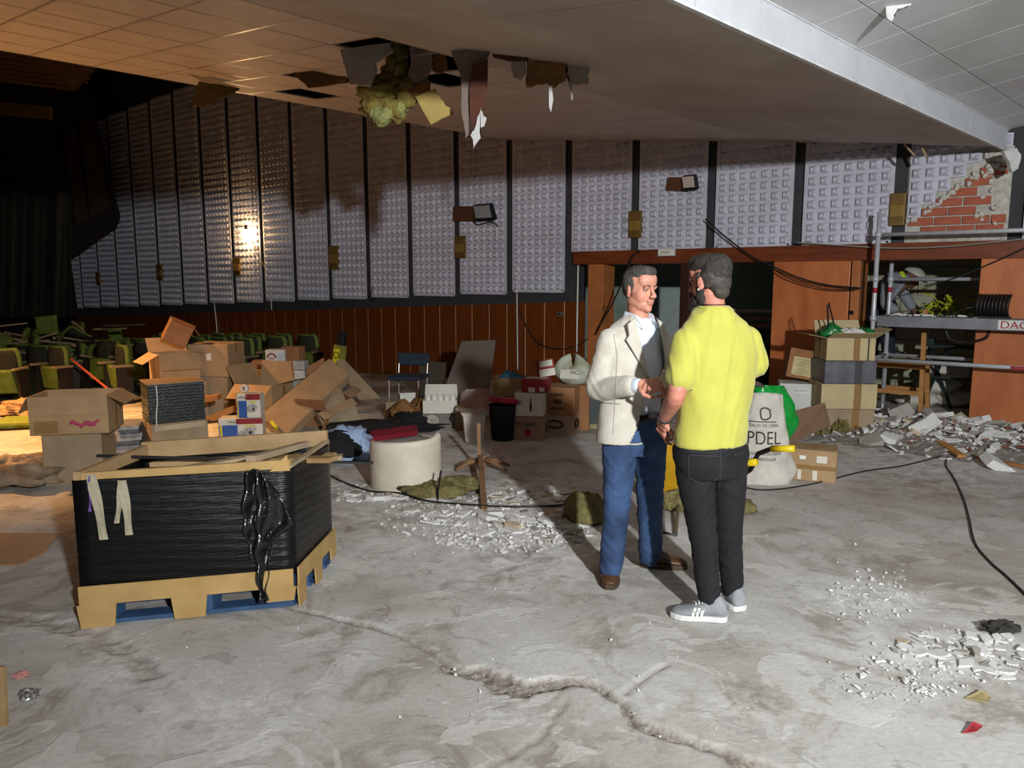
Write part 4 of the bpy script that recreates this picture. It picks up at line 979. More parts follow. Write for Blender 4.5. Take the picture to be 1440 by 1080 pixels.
# ================================================================== helpers for soft and broken stuff
from mathutils import noise as mnoise
def lump(mb, c, r, seed=0, amp=.35, sc=2.2, n=22, m=14, rot=None, flat_bottom=False):
    k = MB(); k.ell((0, 0, 0), (1, 1, 1), n, m)
    R_ = Euler(rot).to_matrix() if rot is not None else Matrix.Identity(3)
    V = []
    for v in k.v:
        v = Vector(v); d = 1+amp*mnoise.noise(v*sc+Vector((seed*3.1, seed*1.7, 0)))+amp*.5*mnoise.noise(v*sc*2.7+Vector((0, seed*2.3, 5)))
        p = Vector((v.x*r[0]*d, v.y*r[1]*d, v.z*r[2]*d)); p = R_ @ p
        if flat_bottom and p.z < -r[2]*.35: p.z = -r[2]*.35
        V.append(p+Vector(c))
    return mb.add(V, k.f)
def torn(pts, amp=3.0, n=5, seed=0, keep=()):
    r_ = random.Random(seed); out = []
    for i, p in enumerate(pts):
        q = pts[(i+1) % len(pts)]; out.append(p)
        if i in keep: continue
        for k in range(1, n): t_ = k/n; out.append((p[0]+(q[0]-p[0])*t_+r_.uniform(-amp, amp), p[1]+(q[1]-p[1])*t_+r_.uniform(-amp, amp)))
    return out
def tri_slab(pts, Y, th):   # concave polygon slab through triangulation
    P = [Vector(atY(x, y, Y[i] if isinstance(Y, (list, tuple)) else Y)) for i, (x, y) in enumerate(pts)]
    bm = bmesh.new(); f = bm.faces.new([bm.verts.new(p) for p in P]); bmesh.ops.triangulate(bm, faces=[f], ngon_method='EAR_CLIP')
    bm.verts.index_update(); n = len(P); vv = P+[p+Vector((0, th, .0)) for p in P]; ff = []
    for t_ in bm.faces:
        ix = [v.index for v in t_.verts]; ff.append(tuple(ix)); ff.append(tuple(i+n for i in reversed(ix)))
    ff += [(i, (i+1) % n, (i+1) % n+n, i+n) for i in range(n)]; bm.free()
    mb = MB(); mb.add(vv, ff); return mb, P
def sheet(name, label, cat, pts, Y, th, m, group=None, parent=None, amp=2.0, n=4, seed=1, keep=()):
    if isinstance(Y, (list, tuple)) or amp == 0: mb, P = tri_slab(pts, Y, th)
    else: mb, P = tri_slab(torn(pts, amp, n, seed, keep), Y, th)
    if parent is not None: return mb.build(name, m, parent, world=True)
    c = sum(P, Vector())/len(P); c.z = min(p.z for p in P); mb.v = [tuple(Vector(v)-c) for v in mb.v]
    return tag(mb.build(name, m, loc=c), label, cat, group)

# ================================================================== PALLET BOX
A = Vector(ground(118, 882)); B = Vector(ground(416, 853)); Cc = Vector((-1.06, 4.36, 0))
for v in (A, B, Cc): v.z = 0
ux = (B-A); Wp = ux.length; ux.normalize(); uy = Vector((-ux.y, ux.x, 0)); Dp = (Cc-B).length
yawp = math.atan2(ux.y, ux.x)
zt_ = lambda x, y, p: float(atY(x, y, p.y)[2])
HT = zt_(97, 676, A); HF = zt_(112, 832, A)
t = thing('pallet_crate', 'open crate wrapped in black stretch film on a pallet', 'pallet crate', A, yawp)
m_film = M('stretch_film', '08090a', .33, .1, 3, .30, 14, spec=.35, stretch=(.6, .6, 9)); m_skirt = M('skirt_card', 'b3935f', .8, .1, 5, col2='9f7f4c'); m_blue = M('blue_pallet', '38567c', .6, .2, 8)
m_raw = M('raw_timber', 'a58a63', .7, .2, 5, col2='8a6e48'); m_dust = M('dusty_board', 'a59074', .8, .15, 5)
def wrap(u, v):
    a = (u*4) % 4; k = int(min(a, 3.999)); f_ = a-k
    P4 = [(0, 0), (Wp, 0), (Wp, Dp), (0, Dp), (0, 0)]
    x = P4[k][0]+(P4[k+1][0]-P4[k][0])*f_; y = P4[k][1]+(P4[k+1][1]-P4[k][1])*f_
    bulge = .012*math.sin(math.pi*f_)*math.sin(math.pi*v)+.0012*math.sin(v*70+f_*9+k); nx_, ny_ = [(0, -1), (1, 0), (0, 1), (-1, 0)][k]
    lean = .06*v*(1 if k == 3 else 0)*0
    return (x+nx_*bulge, y+ny_*bulge, HF+(HT-HF)*v)
mb = MB(); mb.grid(wrap, 64, 46); mb.build('stretch_film', m_film, t, True, solid=.006)
# cardboard skirt with pallet openings (front and right)
def skirt(L, o, dx):
    P_ = lambda x, z: (o[0]+dx[0]*x, o[1]+dx[1]*x, z)
    nrm = (dx[1]*.008, -dx[0]*.008, 0); lw = L*.15
    mb = MB(); mb.slab([P_(0, HF*.64), P_(L, HF*.64), P_(L, HF+.03), P_(0, HF+.03)], nrm); sk_ = mb.build('cardboard_skirt', m_skirt, t)
    for x0, x1, z0 in ((0, lw, 0.0), (L/2-lw*.5, L/2+lw*.45, .004), (L-lw*.9, L, HF*.25)):
        mb = MB(); mb.slab([P_(x0, z0), P_(x1, z0), P_(x1+.012, HF*.645), P_(x0-.012, HF*.645)], nrm); mb.build('skirt_tab', m_skirt, sk_)
skirt(Wp, (0, -.014), (1, 0)); skirt(Dp, (Wp+.014, 0), (0, 1))
for x in (.07, Wp/2+.03, Wp-.08):
    for y in (.06, Dp/2, Dp-.06): MB().box((x, y, .075), (.12, .10, .10)).build('pallet_block', m_blue, t)
for y in (.06, Dp/2, Dp-.06): MB().box((Wp/2, y, .012), (Wp-.02, .10, .022)).build('bottom_board', m_blue, t)
for i in range(5): MB().box((Wp/2, .07+i*(Dp-.14)/4, .14), (Wp-.02, .12, .02)).build('deck_board', m_blue, t)
# rim and contents
MB().box((Wp*.5, .02, HT+.012), (Wp*.99, .025, .05), (0, -.012, 0)).build('front_rim', m_skirt, t)
MB().box((Wp*.99, Dp*.5, HT+.0), (.025, Dp, .035)).build('side_rim', m_dust, t)
MB().box((Wp*.5, Dp-.02, HT+.02), (Wp, .03, .09), (0, -.02, 0)).build('back_rail', m_raw, t, bevel=.004)
MB().box((.02, Dp*.5, HT+.01), (.03, Dp, .06)).build('side_rail', m_raw, t)
MB().box((Wp*.5, Dp*.5, HT-.16), (Wp*.97, Dp*.95, .02)).build('inner_floor', m_dust, t)
rr = random.Random(4)
for i, (x, y, l, a) in enumerate(((.35, .25, .9, .08), (.7, .42, .8, .2), (.55, .55, 1.0, -.1), (.45, .38, .6, .5), (.9, .3, .5, -.4))):
    MB().box((x, y, HT-.10+.02*i), (l, .07, .025), (0, rr.uniform(-.05, .05), a)).build('loose_plank', (m_raw, m_dust)[i % 2], t)
MB().box((Wp*.86, Dp*.4, HT+.04), (.05, Dp*.75, .03), (-.06, 0, -.25)).build('loose_plank', m_dust, t)
mb = MB(); mb.slab([(Wp*.9, -.005, HT-.01), (Wp*1.0, -.005, HT-.01), (Wp*.985, -.005, HT+.07)], (0, .01, 0)); mb.build('card_corner', m_skirt, t)
# tape strips, ribbon, hanging bag
m_mask = M('masking_tape', 'a39a83', .45, .08)
def strip(x0, z0, x1, z1, w, name='tape_strip', m=m_mask, y=-.018):
    mb = MB(); mb.grid(lambda u, v: (x0+(x1-x0)*v+(u-.5)*w*(1-.15*v), y-.006*math.sin(v*7+u*2), z0+(z1-z0)*v), 2, 8); mb.build(name, m, t, False, solid=.0015)
fx = lambda px: (px-97)/(405-97)*Wp
fz = lambda py: HT-(py-672)/(830-672)*(HT-HF)
strip(fx(126), HT+.03, fx(137), fz(756), .045); strip(fx(124), HT+.02, fx(121), fz(715), .016, 'purple_ribbon', M('purple_ribbon', '6a4a92', .5))
strip(fx(167), fz(674), fx(172), fz(752), .04); strip(fx(166), fz(676), fx(156), fz(734), .028)
mb = MB()
def hb(u, v):
    x = fx(353)+(fx(366)-fx(353))*v*.6+(u-.5)*(.05+.07*math.sin(math.pi*min(1, v*1.1))*(1 if v < .9 else .6)); return (x, -.03-.02*math.sin(u*9+v*6)-.012*math.sin(v*31+u*5), fz(668)-(fz(668)-.06)*v)
mb.grid(hb, 14, 40); mb.build('hanging_black_plastic', M('black_bag_film', '17191b', .2, .1, spec=.7, bump=.5, bscale=25), t, True, solid=.002)
mb = MB(); mb.grid(lambda u, v: (fx(358)+u*(.03+.17*v*(1 if v < .75 else (1-v)*4))+.02*v, -.032-.02*math.sin(u*8+v*9), fz(672)-.36*v), 10, 16); mb.build('hanging_black_plastic', MATS['black_bag_film'], t, True, solid=.002)
# the crate leans out of square: shear its parts along the side edge
vy_ = (Cc-B).normalized(); SH = Matrix(((1, vy_.dot(ux), 0, 0), (0, vy_.dot(uy), 0, 0), (0, 0, 1, 0), (0, 0, 0, 1)))
for o_ in list(t.children_recursive): o_.data.transform(SH)
# long metal rod over the crate
pa = Vector(A)+ux*.08+uy*.50+Vector((0, 0, HT+.06)); pa = Vector(atY(136, 641, 3.9)); pb2 = Vector(atY(525, 651, 4.25))
mb = MB(); mb.bar(Vector((0, 0, 0)), pb2-pa, .022, .012); tag(mb.build('metal_rod', m_dmetal, loc=pa), 'long dark metal strip laid across the crate', 'metal strip')

# ================================================================== CENTRE FLOOR THINGS
gp = G(572, 697, .24)
t = thing('tub_chair_back', 'curved white upholstered tub chair back standing on the floor', 'chair back', gp)
m_vinyl = M('white_vinyl', 'cfc6b4', .5, .08, 5, .08, 30, col2='bdb2a0')
R0 = .285
def tubf(u, v, r_):
    a = math.radians(188+164*u); top = .39+.045*u+.02*max(0, (u-.85)/.15); return (math.cos(a)*r_, math.sin(a)*r_*.82, top*v)
mb = MB()
def shell(u, v):
    # profile: outer wall up, rounded lip, inner wall down
    if v < .42: return tubf(u, v/.42*.94, R0)
    if v < .58:
        a = (v-.42)/.16*math.pi; r_ = R0-.0275+.0275*math.cos(a); p = tubf(u, .94, r_); return (p[0], p[1], p[2]+.0275*math.sin(a))
    return tubf(u, (1-(v-.58)/.42)*.94, R0-.055)
mb.grid(shell, 40, 40); mb.build('upholstery', m_vinyl, t, True)
mb = MB()
for u in (0, 1):
    mb.add([tubf(u, 0, R0), tubf(u, 0, R0-.055), tubf(u, .95, R0-.055), tubf(u, .95, R0)], [(0, 1, 2, 3)])
mb.build('cut_edge', M('foam_edge', 'b49a7c', .9), t, solid=.006)
# clothes heap
t = thing('shirt', 'crumpled light blue striped shirt heaped on black cloth', 'clothing', G(500, 650, .1))
m_shirtb = M('blue_stripe_cloth', '7f97bd', .85, .2, 4, .3, 30, col2='a9b9d2', stretch=(30, 3, 3))
mb = MB(); lump(mb, (-.06, .02, .20), (.20, .14, .11), 3, .5, 2.4); mb.build('bundle', m_shirtb, t, True)
mb = MB(); lump(mb, (.06, -.02, .10), (.10, .1, .13), 8, .5, 2.6); mb.build('sleeve', m_shirtb, t, True); mb = MB(); lump(mb, (-.12, -.12, .045), (.13, .08, .05), 5, .5, 2.6); mb.build('sleeve', m_shirtb, t, True)
t = thing('black_cloth', 'heap of black cloth under the blue shirt', 'clothing', G(474, 655, .15)); mb = MB(); lump(mb, (0, 0, .13), (.23, .18, .15), 4, .4, 2.2, flat_bottom=True); mb.build('cloth', M('black_cloth', '17171a', .9, .1), t, True)
t = thing('black_garment', 'black garment spread on the floor under the red case', 'clothing', G(540, 612, .3)); mb = MB(); lump(mb, (0, 0, .03), (.62, .26, .07), 6, .5, 2.4, flat_bottom=True); lump(mb, (.28, .1, .08), (.2, .16, .1), 2, .5, 2.4); mb.build('cloth', MATS['black_cloth'], t, True)
flat('red_case', 'flat dark red case lying on the black garment', 'case', [(520, 606), (586, 597), (588, 606), (522, 615)], [7.75, 8.2, 8.0, 7.6], .05, M('dark_red', '8a1f30', .5), bevel=.004)
# wooden post on a star base
gp = G(679, 662, 0)
t = thing('star_base_with_stick', 'broken swivel chair base with a wooden stick standing upright', 'chair base', gp)
m_oldwood = M('old_wood', '6b4a34', .8, .2, 6, col2='8a6a4c')
for a in (15, 100, 165, 200, 330):
    a = R(a); mb = MB(); mb.tube([(0, 0, .10), (math.cos(a)*.12, math.sin(a)*.12, .085), (math.cos(a)*.24, math.sin(a)*.24, .03)], [.024, .02, .014], 7); mb.build('star_leg', m_oldwood, t, True)
MB().cyl((0, 0, .02), (0, 0, .14), .03, 10).build('hub', m_oldwood, t)
MB().bar((-.03, .0, .12), (-.035, .02, .42), .035, .03).build('stick', M('stick_wood', '8f6d4c', .8, .15), t)
gq = Vector(G(681, 719))
mb = MB(); mb.bar((0, 0, 0), Vector(G(676, 664))+Vector((0, 0, .14))-gq, .045, .03); tag(mb.build('brown_timber', m_oldwood, loc=gq), 'short brown timber resting against the star base', 'timber')
# insulation mats on the floor
for px, py, rx, ry, rz, sd, lab in ((610, 700, .26, .16, .07, 1, 'folded olive insulation mat in front of the white chair back'), (642, 694, .20, .14, .08, 2, 'olive insulation mat leaning by the star base'),
                                    (822, 735, .15, .14, .13, 3, 'tuft of brown-olive insulation beside the jacket man'), (952, 718, .16, .14, .09, 4, 'tuft of insulation under the wheelbarrow'), (1040, 722, .12, .1, .06, 5, 'small tuft of insulation between the wheelbarrow and the sack')):
    gp = G(px, py, ry*.5); t = thing('insulation_mat', lab, 'insulation', gp, 0, 'insulation pieces on the floor')
    mb = MB(); lump(mb, (0, 0, rz*.45), (rx, ry, rz), sd, .35, 2.0, 30, 18, flat_bottom=True); mb.build('fibre', m_insul, t, True)
    mb = MB(); lump(mb, (rx*.45, -ry*.3, rz*.7), (rx*.35, ry*.4, rz*.4), sd+9, .45, 2.8); mb.build('tuft', M('insulation_light', '8d865a', .95, .3, 16, .8, 40), t, True)
t = thing('bent_strap', 'thin bent metal strap standing among the plaster pieces', 'strap', G(615, 706)); mb = MB(); mb.tube([(0, 0, 0), (.01, 0, .12), (.03, .01, .24)], .008, 6); mb.build('strap', m_dmetal, t)
# cables on the floor
FL = lambda r_: (lambda x, y: ground(x, y)+np.array([0, 0, r_]))
wire('floor_cable', 'dark cable snaking across the floor below the scaffold rubble', [(1333, 643), (1330, 655), (1338, 668), (1346, 682), (1356, 706), (1362, 728), (1371, 765), (1392, 792), (1415, 812), (1450, 846)], .0062, m_cable, fn=FL(.009))
wire('floor_cable', 'thin dark cable running from the sack to the rubble', [(1035, 683), (1066, 690), (1105, 688), (1150, 680), (1215, 664), (1270, 656), (1325, 642)], .006, m_cable, fn=FL(.008))
wire('floor_cable', 'cable winding through the plaster in front of the white chair back', [(448, 662), (480, 680), (520, 694), (560, 697), (595, 707), (625, 711), (668, 714), (700, 716), (760, 716), (815, 712)], .007, m_cable, fn=FL(.022))

# ================================================================== RUBBLE
m_pl = [M('plaster_white', 'dbd9d5', .9, .12, 9, .3, 60), M('plaster_grey', 'a8a29a', .9, .15, 9, .3, 60), M('plaster_cream', 'c2b298', .9, .15, 9), M('brick_bit', '8f5a44', .9, .2, 9)]
def chip(seed, k=0):
    r_ = random.Random(seed); n = r_.randint(4, 7); pts = []
    for i in range(n):
        a = 6.2832*i/n+r_.uniform(-.3, .3); rr_ = r_.uniform(.6, 1.0); pts.append((math.cos(a)*rr_, math.sin(a)*rr_*r_.uniform(.45, 1), 0))
    mb = MB(); h = (.16, .34, .6)[k]*r_.uniform(.7, 1.3)
    top = [(p[0]*r_.uniform(.8, .98), p[1]*r_.uniform(.8, .98), h*r_.uniform(.85, 1.1)) for p in pts]
    mb.add(pts+top, [tuple(range(n-1, -1, -1)), tuple(range(n, 2*n))]+[(i, (i+1) % n, n+(i+1) % n, n+i) for i in range(n)])
    return mb
CH = {}
def chip_me(i, k, mi):
    key = (i % 9, k, mi)
    if key not in CH: CH[key] = chip(i % 9*7+k, k).mesh('shard', m_pl[mi])
    return CH[key]
def scatter(n, fn, size, label, group, cat='rubble', name='plaster_shard', mw=(.7, .2, .07, .03), kw=(.7, .3, 0), tilt=.25, seed=1):
    r_ = random.Random(seed)
    for i in range(n):
        p = fn(r_)
        if p is None: continue
        s_ = r_.uniform(*size)*r_.choice((.7, 1, 1)); mi = r_.choices(range(4), mw)[0]; k = r_.choices(range(3), kw)[0]
        o = inst(name, chip_me(r_.randrange(9), k, mi), None, (p[0], p[1], p[2]), (r_.uniform(-tilt, tilt), r_.uniform(-tilt, tilt), r_.uniform(0, 6.28)), (s_, s_*r_.uniform(.5, 1), s_*r_.uniform(.6, 1)))
        o['label'] = label; o['category'] = cat; o['group'] = group
def crumbs(n, fn, size, name, label, m, seed=2, parent=None):
    r_ = random.Random(seed); mb = MB()
    for i in range(n):
        p = fn(r_)
        if p is None: continue
        c = chip(r_.randrange(99), r_.randrange(3)); s_ = r_.uniform(*size)*r_.random()**.8; R_ = Euler((r_.uniform(-.5, .5), r_.uniform(-.5, .5), r_.uniform(0, 6.28))).to_matrix()
        mb.add([R_ @ (Vector(v)*s_)+Vector(p) for v in c.v], c.f)
    o = mb.build(name, m, kind='stuff'); o['label'] = label; o['category'] = 'rubble'; return o
def inpx(cx, cy, rx, ry, z=0.004):
    def f(r_):
        a = r_.uniform(0, 6.28); k = math.sqrt(r_.random()); p = ground(cx+math.cos(a)*k*rx, cy+math.sin(a)*k*ry); return (p[0], p[1], p[2]+z)
    return f
def choose(*fs):
    return lambda r_: r_.choice(fs)(r_)
ctr = choose(inpx(700, 722, 120, 30), inpx(640, 708, 100, 18), inpx(760, 735, 80, 26), inpx(520, 695, 60, 12), inpx(745, 700, 70, 14))
scatter(130, ctr, (.05, .13), 'broken white plaster piece in the heap before the star base', 'plaster pieces in the centre', seed=3, tilt=.2, mw=(.62, .33, .05, 0), kw=(.92, .08, 0))
crumbs(1100, choose(ctr, inpx(700, 730, 170, 40), inpx(720, 752, 110, 26)), (.01, .034), 'plaster_crumbs', 'fine white plaster crumbs strewn over the centre floor', m_pl[0], 5)
crumbs(260, choose(inpx(640, 770, 240, 40), inpx(880, 900, 330, 150), inpx(1150, 780, 200, 60), inpx(500, 940, 320, 90), inpx(600, 640, 120, 20)), (.003, .013), 'floor_grit', 'small white plaster grit scattered over the open floor', m_pl[0], 6)
# pile on the right: mound plus pieces
def mound_h(x, y):
    c = ground(1290, 612); d_ = np.array([x, y])-c[:2]; al = float(d_ @ W_r[:2]); dp = float(d_ @ W_in[:2])
    return .24*math.exp(-((al-.35)/1.25)**4-(dp/.62)**2)*(.75+.35*mnoise.noise(Vector((x*2.1, y*2.1, 0))))
c0 = ground(1290, 612)
mb = MB(); mb.grid(lambda u, v: (lambda q: (q[0]-c0[0], q[1]-c0[1], mound_h(q[0], q[1])+.03*mnoise.noise(Vector((q[0]*9, q[1]*9, 1)))-.012))(c0+W_r*(-1.6+u*4.2)+W_in*(-1.1+v*2.1)), 70, 36)
o = mb.build('rubble_heap', M('rubble_dust', '9b938a', .95, .25, 14, .7, 40), loc=c0, kind='stuff'); o['label'] = 'grey mound of crushed plaster and dust under the scaffold'; o['category'] = 'rubble'
def heap(r_):
    al = r_.gauss(.5, .85); dp = r_.gauss(-.1, .36); p = c0+W_r*al+W_in*dp; return (p[0], p[1], mound_h(p[0], p[1])-.004)
scatter(135, heap, (.07, .21), 'broken plaster or brick piece in the rubble heap under the scaffold', 'rubble pieces under the scaffold', mw=(.58, .27, .10, .05), kw=(.55, .3, .15), tilt=.6, seed=8)
crumbs(1200, heap, (.02, .06), 'rubble_crumbs', 'small plaster crumbs covering the heap under the scaffold', m_pl[0], 9); crumbs(300, heap, (.02, .06), 'brown_crumbs', 'brown brick and wood crumbs mixed into the scaffold heap', m_pl[3], 10)
# shards on the right foreground
fr = choose(inpx(1340, 930, 75, 34), inpx(1290, 908, 55, 16), inpx(1400, 925, 45, 36), inpx(1350, 910, 70, 16))
scatter(60, fr, (.035, .085), 'flat white plaster shard in the patch beside the asphalt lump', 'plaster shards beside the asphalt lump', mw=(.85, .12, .03, 0), kw=(.85, .15, 0), tilt=.12, seed=12)
crumbs(420, choose(inpx(1330, 930, 120, 50), inpx(1220, 840, 70, 40), inpx(1270, 960, 90, 30)), (.006, .022), 'shard_crumbs', 'white crumbs around the plaster shards by the asphalt lump', m_pl[0], 13)
t = thing('dark_rock', 'lump of dark broken asphalt beside the plaster shards', 'rock', G(1407, 893, .04)); mb = MB(); lump(mb, (0, 0, .022), (.085, .045, .034), 5, .5, 2.5, flat_bottom=True); mb.build('stone', M('asphalt', '3a3733', .95, .3, 20, .8, 40), t)
flat('plaster_plate', 'larger flat grey plaster plate with a white broken edge', 'rubble', [(1310, 992), (1350, 987), (1375, 990), (1368, 1010), (1345, 1014), (1322, 1008)], [2.90, 2.92, 2.91, 2.82, 2.80, 2.82], .012, m_pl[1])
for nm, lab, pts, mm in (('yellow_scrap', 'small yellowish cardboard scrap beside the plaster plate', [(1356, 984), (1380, 976), (1393, 982), (1388, 994)], M('yellow_scrap', 'b0a070', .9)), ('red_scrap', 'small red plastic scrap lying past the plaster plate', [(1354, 1033), (1368, 1021), (1382, 1023), (1372, 1035)], M('red_scrap', 'b53a44', .5))):
    P = [ground(x, y)+np.array([0, 0, .004+.012*(i % 2)]) for i, (x, y) in enumerate(pts)]; c = Vector(P[0]); mb = MB(); mb.slab([Vector(p)-c for p in P], (0, 0, .004)); tag(mb.build(nm, mm, loc=c), lab, 'scrap')
# timber and card pieces in the heap
def timber(lab, a, b_, w, h, m, name='broken_timber'):
    a = Vector(a); b_ = Vector(b_); mb = MB(); mb.bar((0, 0, 0), b_-a, w, h); return tag(mb.build(name, m, loc=a, bevel=.003), lab, 'timber')
timber('orange timber offcut sticking out of the rubble heap', ground(1352, 646)+np.array([0, 0, .03]), atY(1292, 601, 8.0), .075, .03, m_pine)
timber('second short timber offcut in the rubble heap', ground(1338, 626)+np.array([0, 0, .10]), atY(1312, 598, 8.1), .06, .03, m_raw)
timber('thin pale batten lying on the rubble under the scaffold', atY(1222, 578, 8.6), atY(1252, 596, 8.2), .02, .02, m_white)
timber('curved brown moulding at the front of the rubble heap', ground(1370, 644)+np.array([0, 0, .015]), ground(1452, 662)+np.array([0, 0, .02]), .05, .03, M('orange_moulding', 'a9744a', .6))
flat('orange_tile', 'orange-brown tile fragment standing on the rubble heap', 'tile', [(1243, 592), (1262, 590), (1260, 602), (1242, 602)], 8.2, .03, M('orange_tile', 'b5794f', .8))
t = thing('yellow_sponge', 'dirty yellow foam lump on the rubble near the opening', 'foam', (0, 0, 0)); t.location = up((atY(1306, 592, 8.6)[0], 8.6, 0), mound_h(atY(1306, 592, 8.6)[0], 8.6)-.02); mb = MB(); lump(mb, (0, 0, .06), (.15, .09, .07), 3, .4, 2); mb.build('foam', M('foam_ochre', '8a7434', .9, .2, 12), t, True)
for k, (px, py) in enumerate(((1152, 612), (1180, 612))):
    t = thing('straw_tuft', 'tuft of straw-coloured fibre by the taped cartons', 'fibre', G(px, py), group='fibre tufts by the cartons'); mb = MB(); lump(mb, (0, 0, .07), (.09, .08, .1), 20+k, .7, 3); mb.build('fibre', M('straw', '7f7242', .95, .3, 20, .8, 40), t)
# rubble on the scaffold deck
def deckp(r_):
    a = r_.uniform(.12, 1.05); q = SP_(a, r_.uniform(.12, .6), 1.234); return tuple(q)
scatter(26, deckp, (.025, .075), 'white plaster crumb lying on the scaffold deck', 'plaster crumbs on the deck', mw=(.9, .1, 0, 0), tilt=.1, seed=15)
t = thing('black_hose', 'coiled black hose drooping under the scaffold deck', 'hose', SP_(.95, .2, .96)); mb = MB(); mb.tube(catmull([Vector((-.25, 0, .13)), Vector((-.2, -.02, .03)), Vector((0, -.02, .0)), Vector((.2, 0, .04)), Vector((.24, 0, .13))], 5), .018, 6); mb.build('hose', m_cable, t, True)
# yellow barrier netting on the block wall ledge behind
t = thing('yellow_netting', 'tangle of yellow-green plastic barrier netting behind the deck', 'netting', on_wall(1335, 452, -1.0)); rr = random.Random(6); my = M('netting_yellow', 'b8bf1f', .5, .2, 12)
mb = MB()
for k in range(26):
    x0 = rr.uniform(-.38, .30); z0 = rr.uniform(.0, .22); P = [Vector((x0, rr.uniform(-.1, .1), z0))]
    for j in range(4): P.append(P[-1]+Vector((rr.uniform(-.12, .16), rr.uniform(-.06, .06), rr.uniform(-.10, .11))))
    for p_ in P: p_.z = min(max(p_.z, 0), .36)
    mb.tube(catmull(P, 3), [(.022, .006)]*13, 5)
mb.build('strands', my, t, True, kind='stuff')
# stuff in the back room
t = thing('stacked_planks', 'stack of long planks and panels leaning in the back room', 'planks', on_wall(1070, 500, -2.6)); t.location.z = 0
t.rotation_euler = (0, 0, WALL_ROT)
for i in range(7): MB().box((0, .05*(i % 2), .42+i*.12), (1.7, .35, .05), (0, rr.uniform(-.03, .03), 0)).build('plank', (m_pine, m_dust, m_wcard, m_dmetal)[i % 4], t)
for x in (-.7, .7): MB().box((x, 0, .2), (.08, .4, .4)).build('trestle_leg', m_dmetal, t)
t = thing('black_sack', 'black plastic sacks standing behind the man in yellow', 'sack', on_wall(1075, 560, -1.2)); t.location.z = 0
mb = MB(); lump(mb, (0, 0, .38), (.26, .22, .42), 3, .3, 2); mb.build('sack', m_black_film, t, True)
t = thing('mint_box', 'tall pale mint box standing in the back room', 'locker', on_wall(945, 560, -3.9)); t.location.z = 0; t.rotation_euler = (0, 0, WALL_ROT)  # upright pale mint box, its front a little lighter than the body
MB().box((0, 0, .75), (.7, .35, 1.5)).build('body', M('mint_pale', 'b5c6bd', .5, .05), t, bevel=.006); MB().box((0, -.18, .75), (.6, .01, 1.4)).build('front_sheet', M('mint_paler', 'c0cfc7', .5, .05), t); MB().box((.24, -.19, .8), (.02, .02, .12)).build('handle', m_grey, t)
t = thing('white_bags', 'grey and white cement bags stacked behind the workbench', 'bags', on_wall(1318, 560, -1.15)); t.location.z = 0
for i, (x, z) in enumerate(((-.25, .1), (.25, .1), (0, .28), (.1, .46))):
    mb = MB(); lump(mb, (x, 0, z), (.28, .2, .11), i, .2, 2); mb.build('bag', m_wcard, t, True)

# ================================================================== LEFT FLOOR
P = [ground(*p) for p in ((-10, 752), (84, 752), (62, 780), (28, 797), (-10, 797))]
c = Vector(P[0]); mb = MB(); mb.slab([Vector(p)-c+Vector((0, 0, .006)) for p in P], (0, 0, .006)); tag(mb.build('cardboard_sheet', M('floor_card', 'b08c6a', .85, .1, 3), loc=c), 'flat sheet of cardboard lying on the floor beside the crate', 'cardboard')
t = thing('plastic_heap', 'heap of dusty translucent plastic beside the left carton stack', 'plastic', G(34, 690, .2)); mb = MB(); lump(mb, (0, 0, .09), (.34, .22, .15), 14, .5, 2.4, 30, 18, flat_bottom=True); mb.build('plastic', M('dusty_plastic', '8f7a64', .6, .25, 8, .5, 16), t, True)
t = thing('green_cushion', 'torn-off green seat cushion lying on the floor before the seats', 'cushion', G(28, 603, .1), R(8)); MB().box((0, 0, .06), (.5, .4, .10), (.05, 0, 0)).build('pad', M('seat_green', '7d8c2c', .8, .15, 8), t, bevel=.035); MB().box((0, 0, .015), (.5, .42, .03)).build('base_board', m_dmetal, t)
t = thing('crumpled_paper', 'heap of crumpled brown paper in front of the seats', 'paper', G(40, 590, .3)); mb = MB(); lump(mb, (0, 0, .08), (.38, .26, .14), 17, .7, 3, 30, 18, flat_bottom=True); mb.build('paper', M('kraft_light', 'b58f63', .9, .2, 9, .6, 20), t)
wire('red_pole', 'thin red pole leaning across the front seats', [(100, 505), (157, 551)], .018, M('red_pole', 'a84a30', .5), 'pole', fn=lambda x, y: atY(x, y, 11.6 if x < 120 else 11.0))
t = thing('foil_scrap', 'crumpled silver foil scrap beside the pink paper', 'scrap', G(42, 980)); mb = MB(); lump(mb, (0, 0, .012), (.035, .028, .018), 2, .7, 3); mb.build('foil', M('foil', 'c9c9c9', .2, .1, metal=.9), t)
t = thing('pink_paper', 'small pink paper scrap beside the silver foil', 'scrap', G(30, 952)); mb = MB(); lump(mb, (0, 0, .008), (.03, .025, .01), 4, .7, 3); mb.build('paper', M('pink_paper', 'c98f8a', .8), t)
flat('card_edge', 'upright edge of a pale board standing near the foil scrap', 'board', [(-30, 935), (5, 938), (9, 1033), (-30, 1040)], [2.75, 2.75, 2.66, 2.66], .02, m_raw)
# scattered papers behind the crate
rr = random.Random(12)
for k in range(16):
    px, py = rr.uniform(455, 560), rr.uniform(672, 700)
    if k > 9: px, py = rr.uniform(540, 640), rr.uniform(605, 628)
    p = ground(px, py); o = inst('paper_sheet', chip(k*3+1, 0).mesh('sheet', m_pl[k % 2]), None, (p[0], p[1], p[2]+.01+.001*k), (0, 0, rr.uniform(0, 6)), (.11, .08, .02)); tag(o, 'thin pale plasterboard sheet fragment on the floor behind the crate', 'sheet', 'sheet fragments behind the crate')

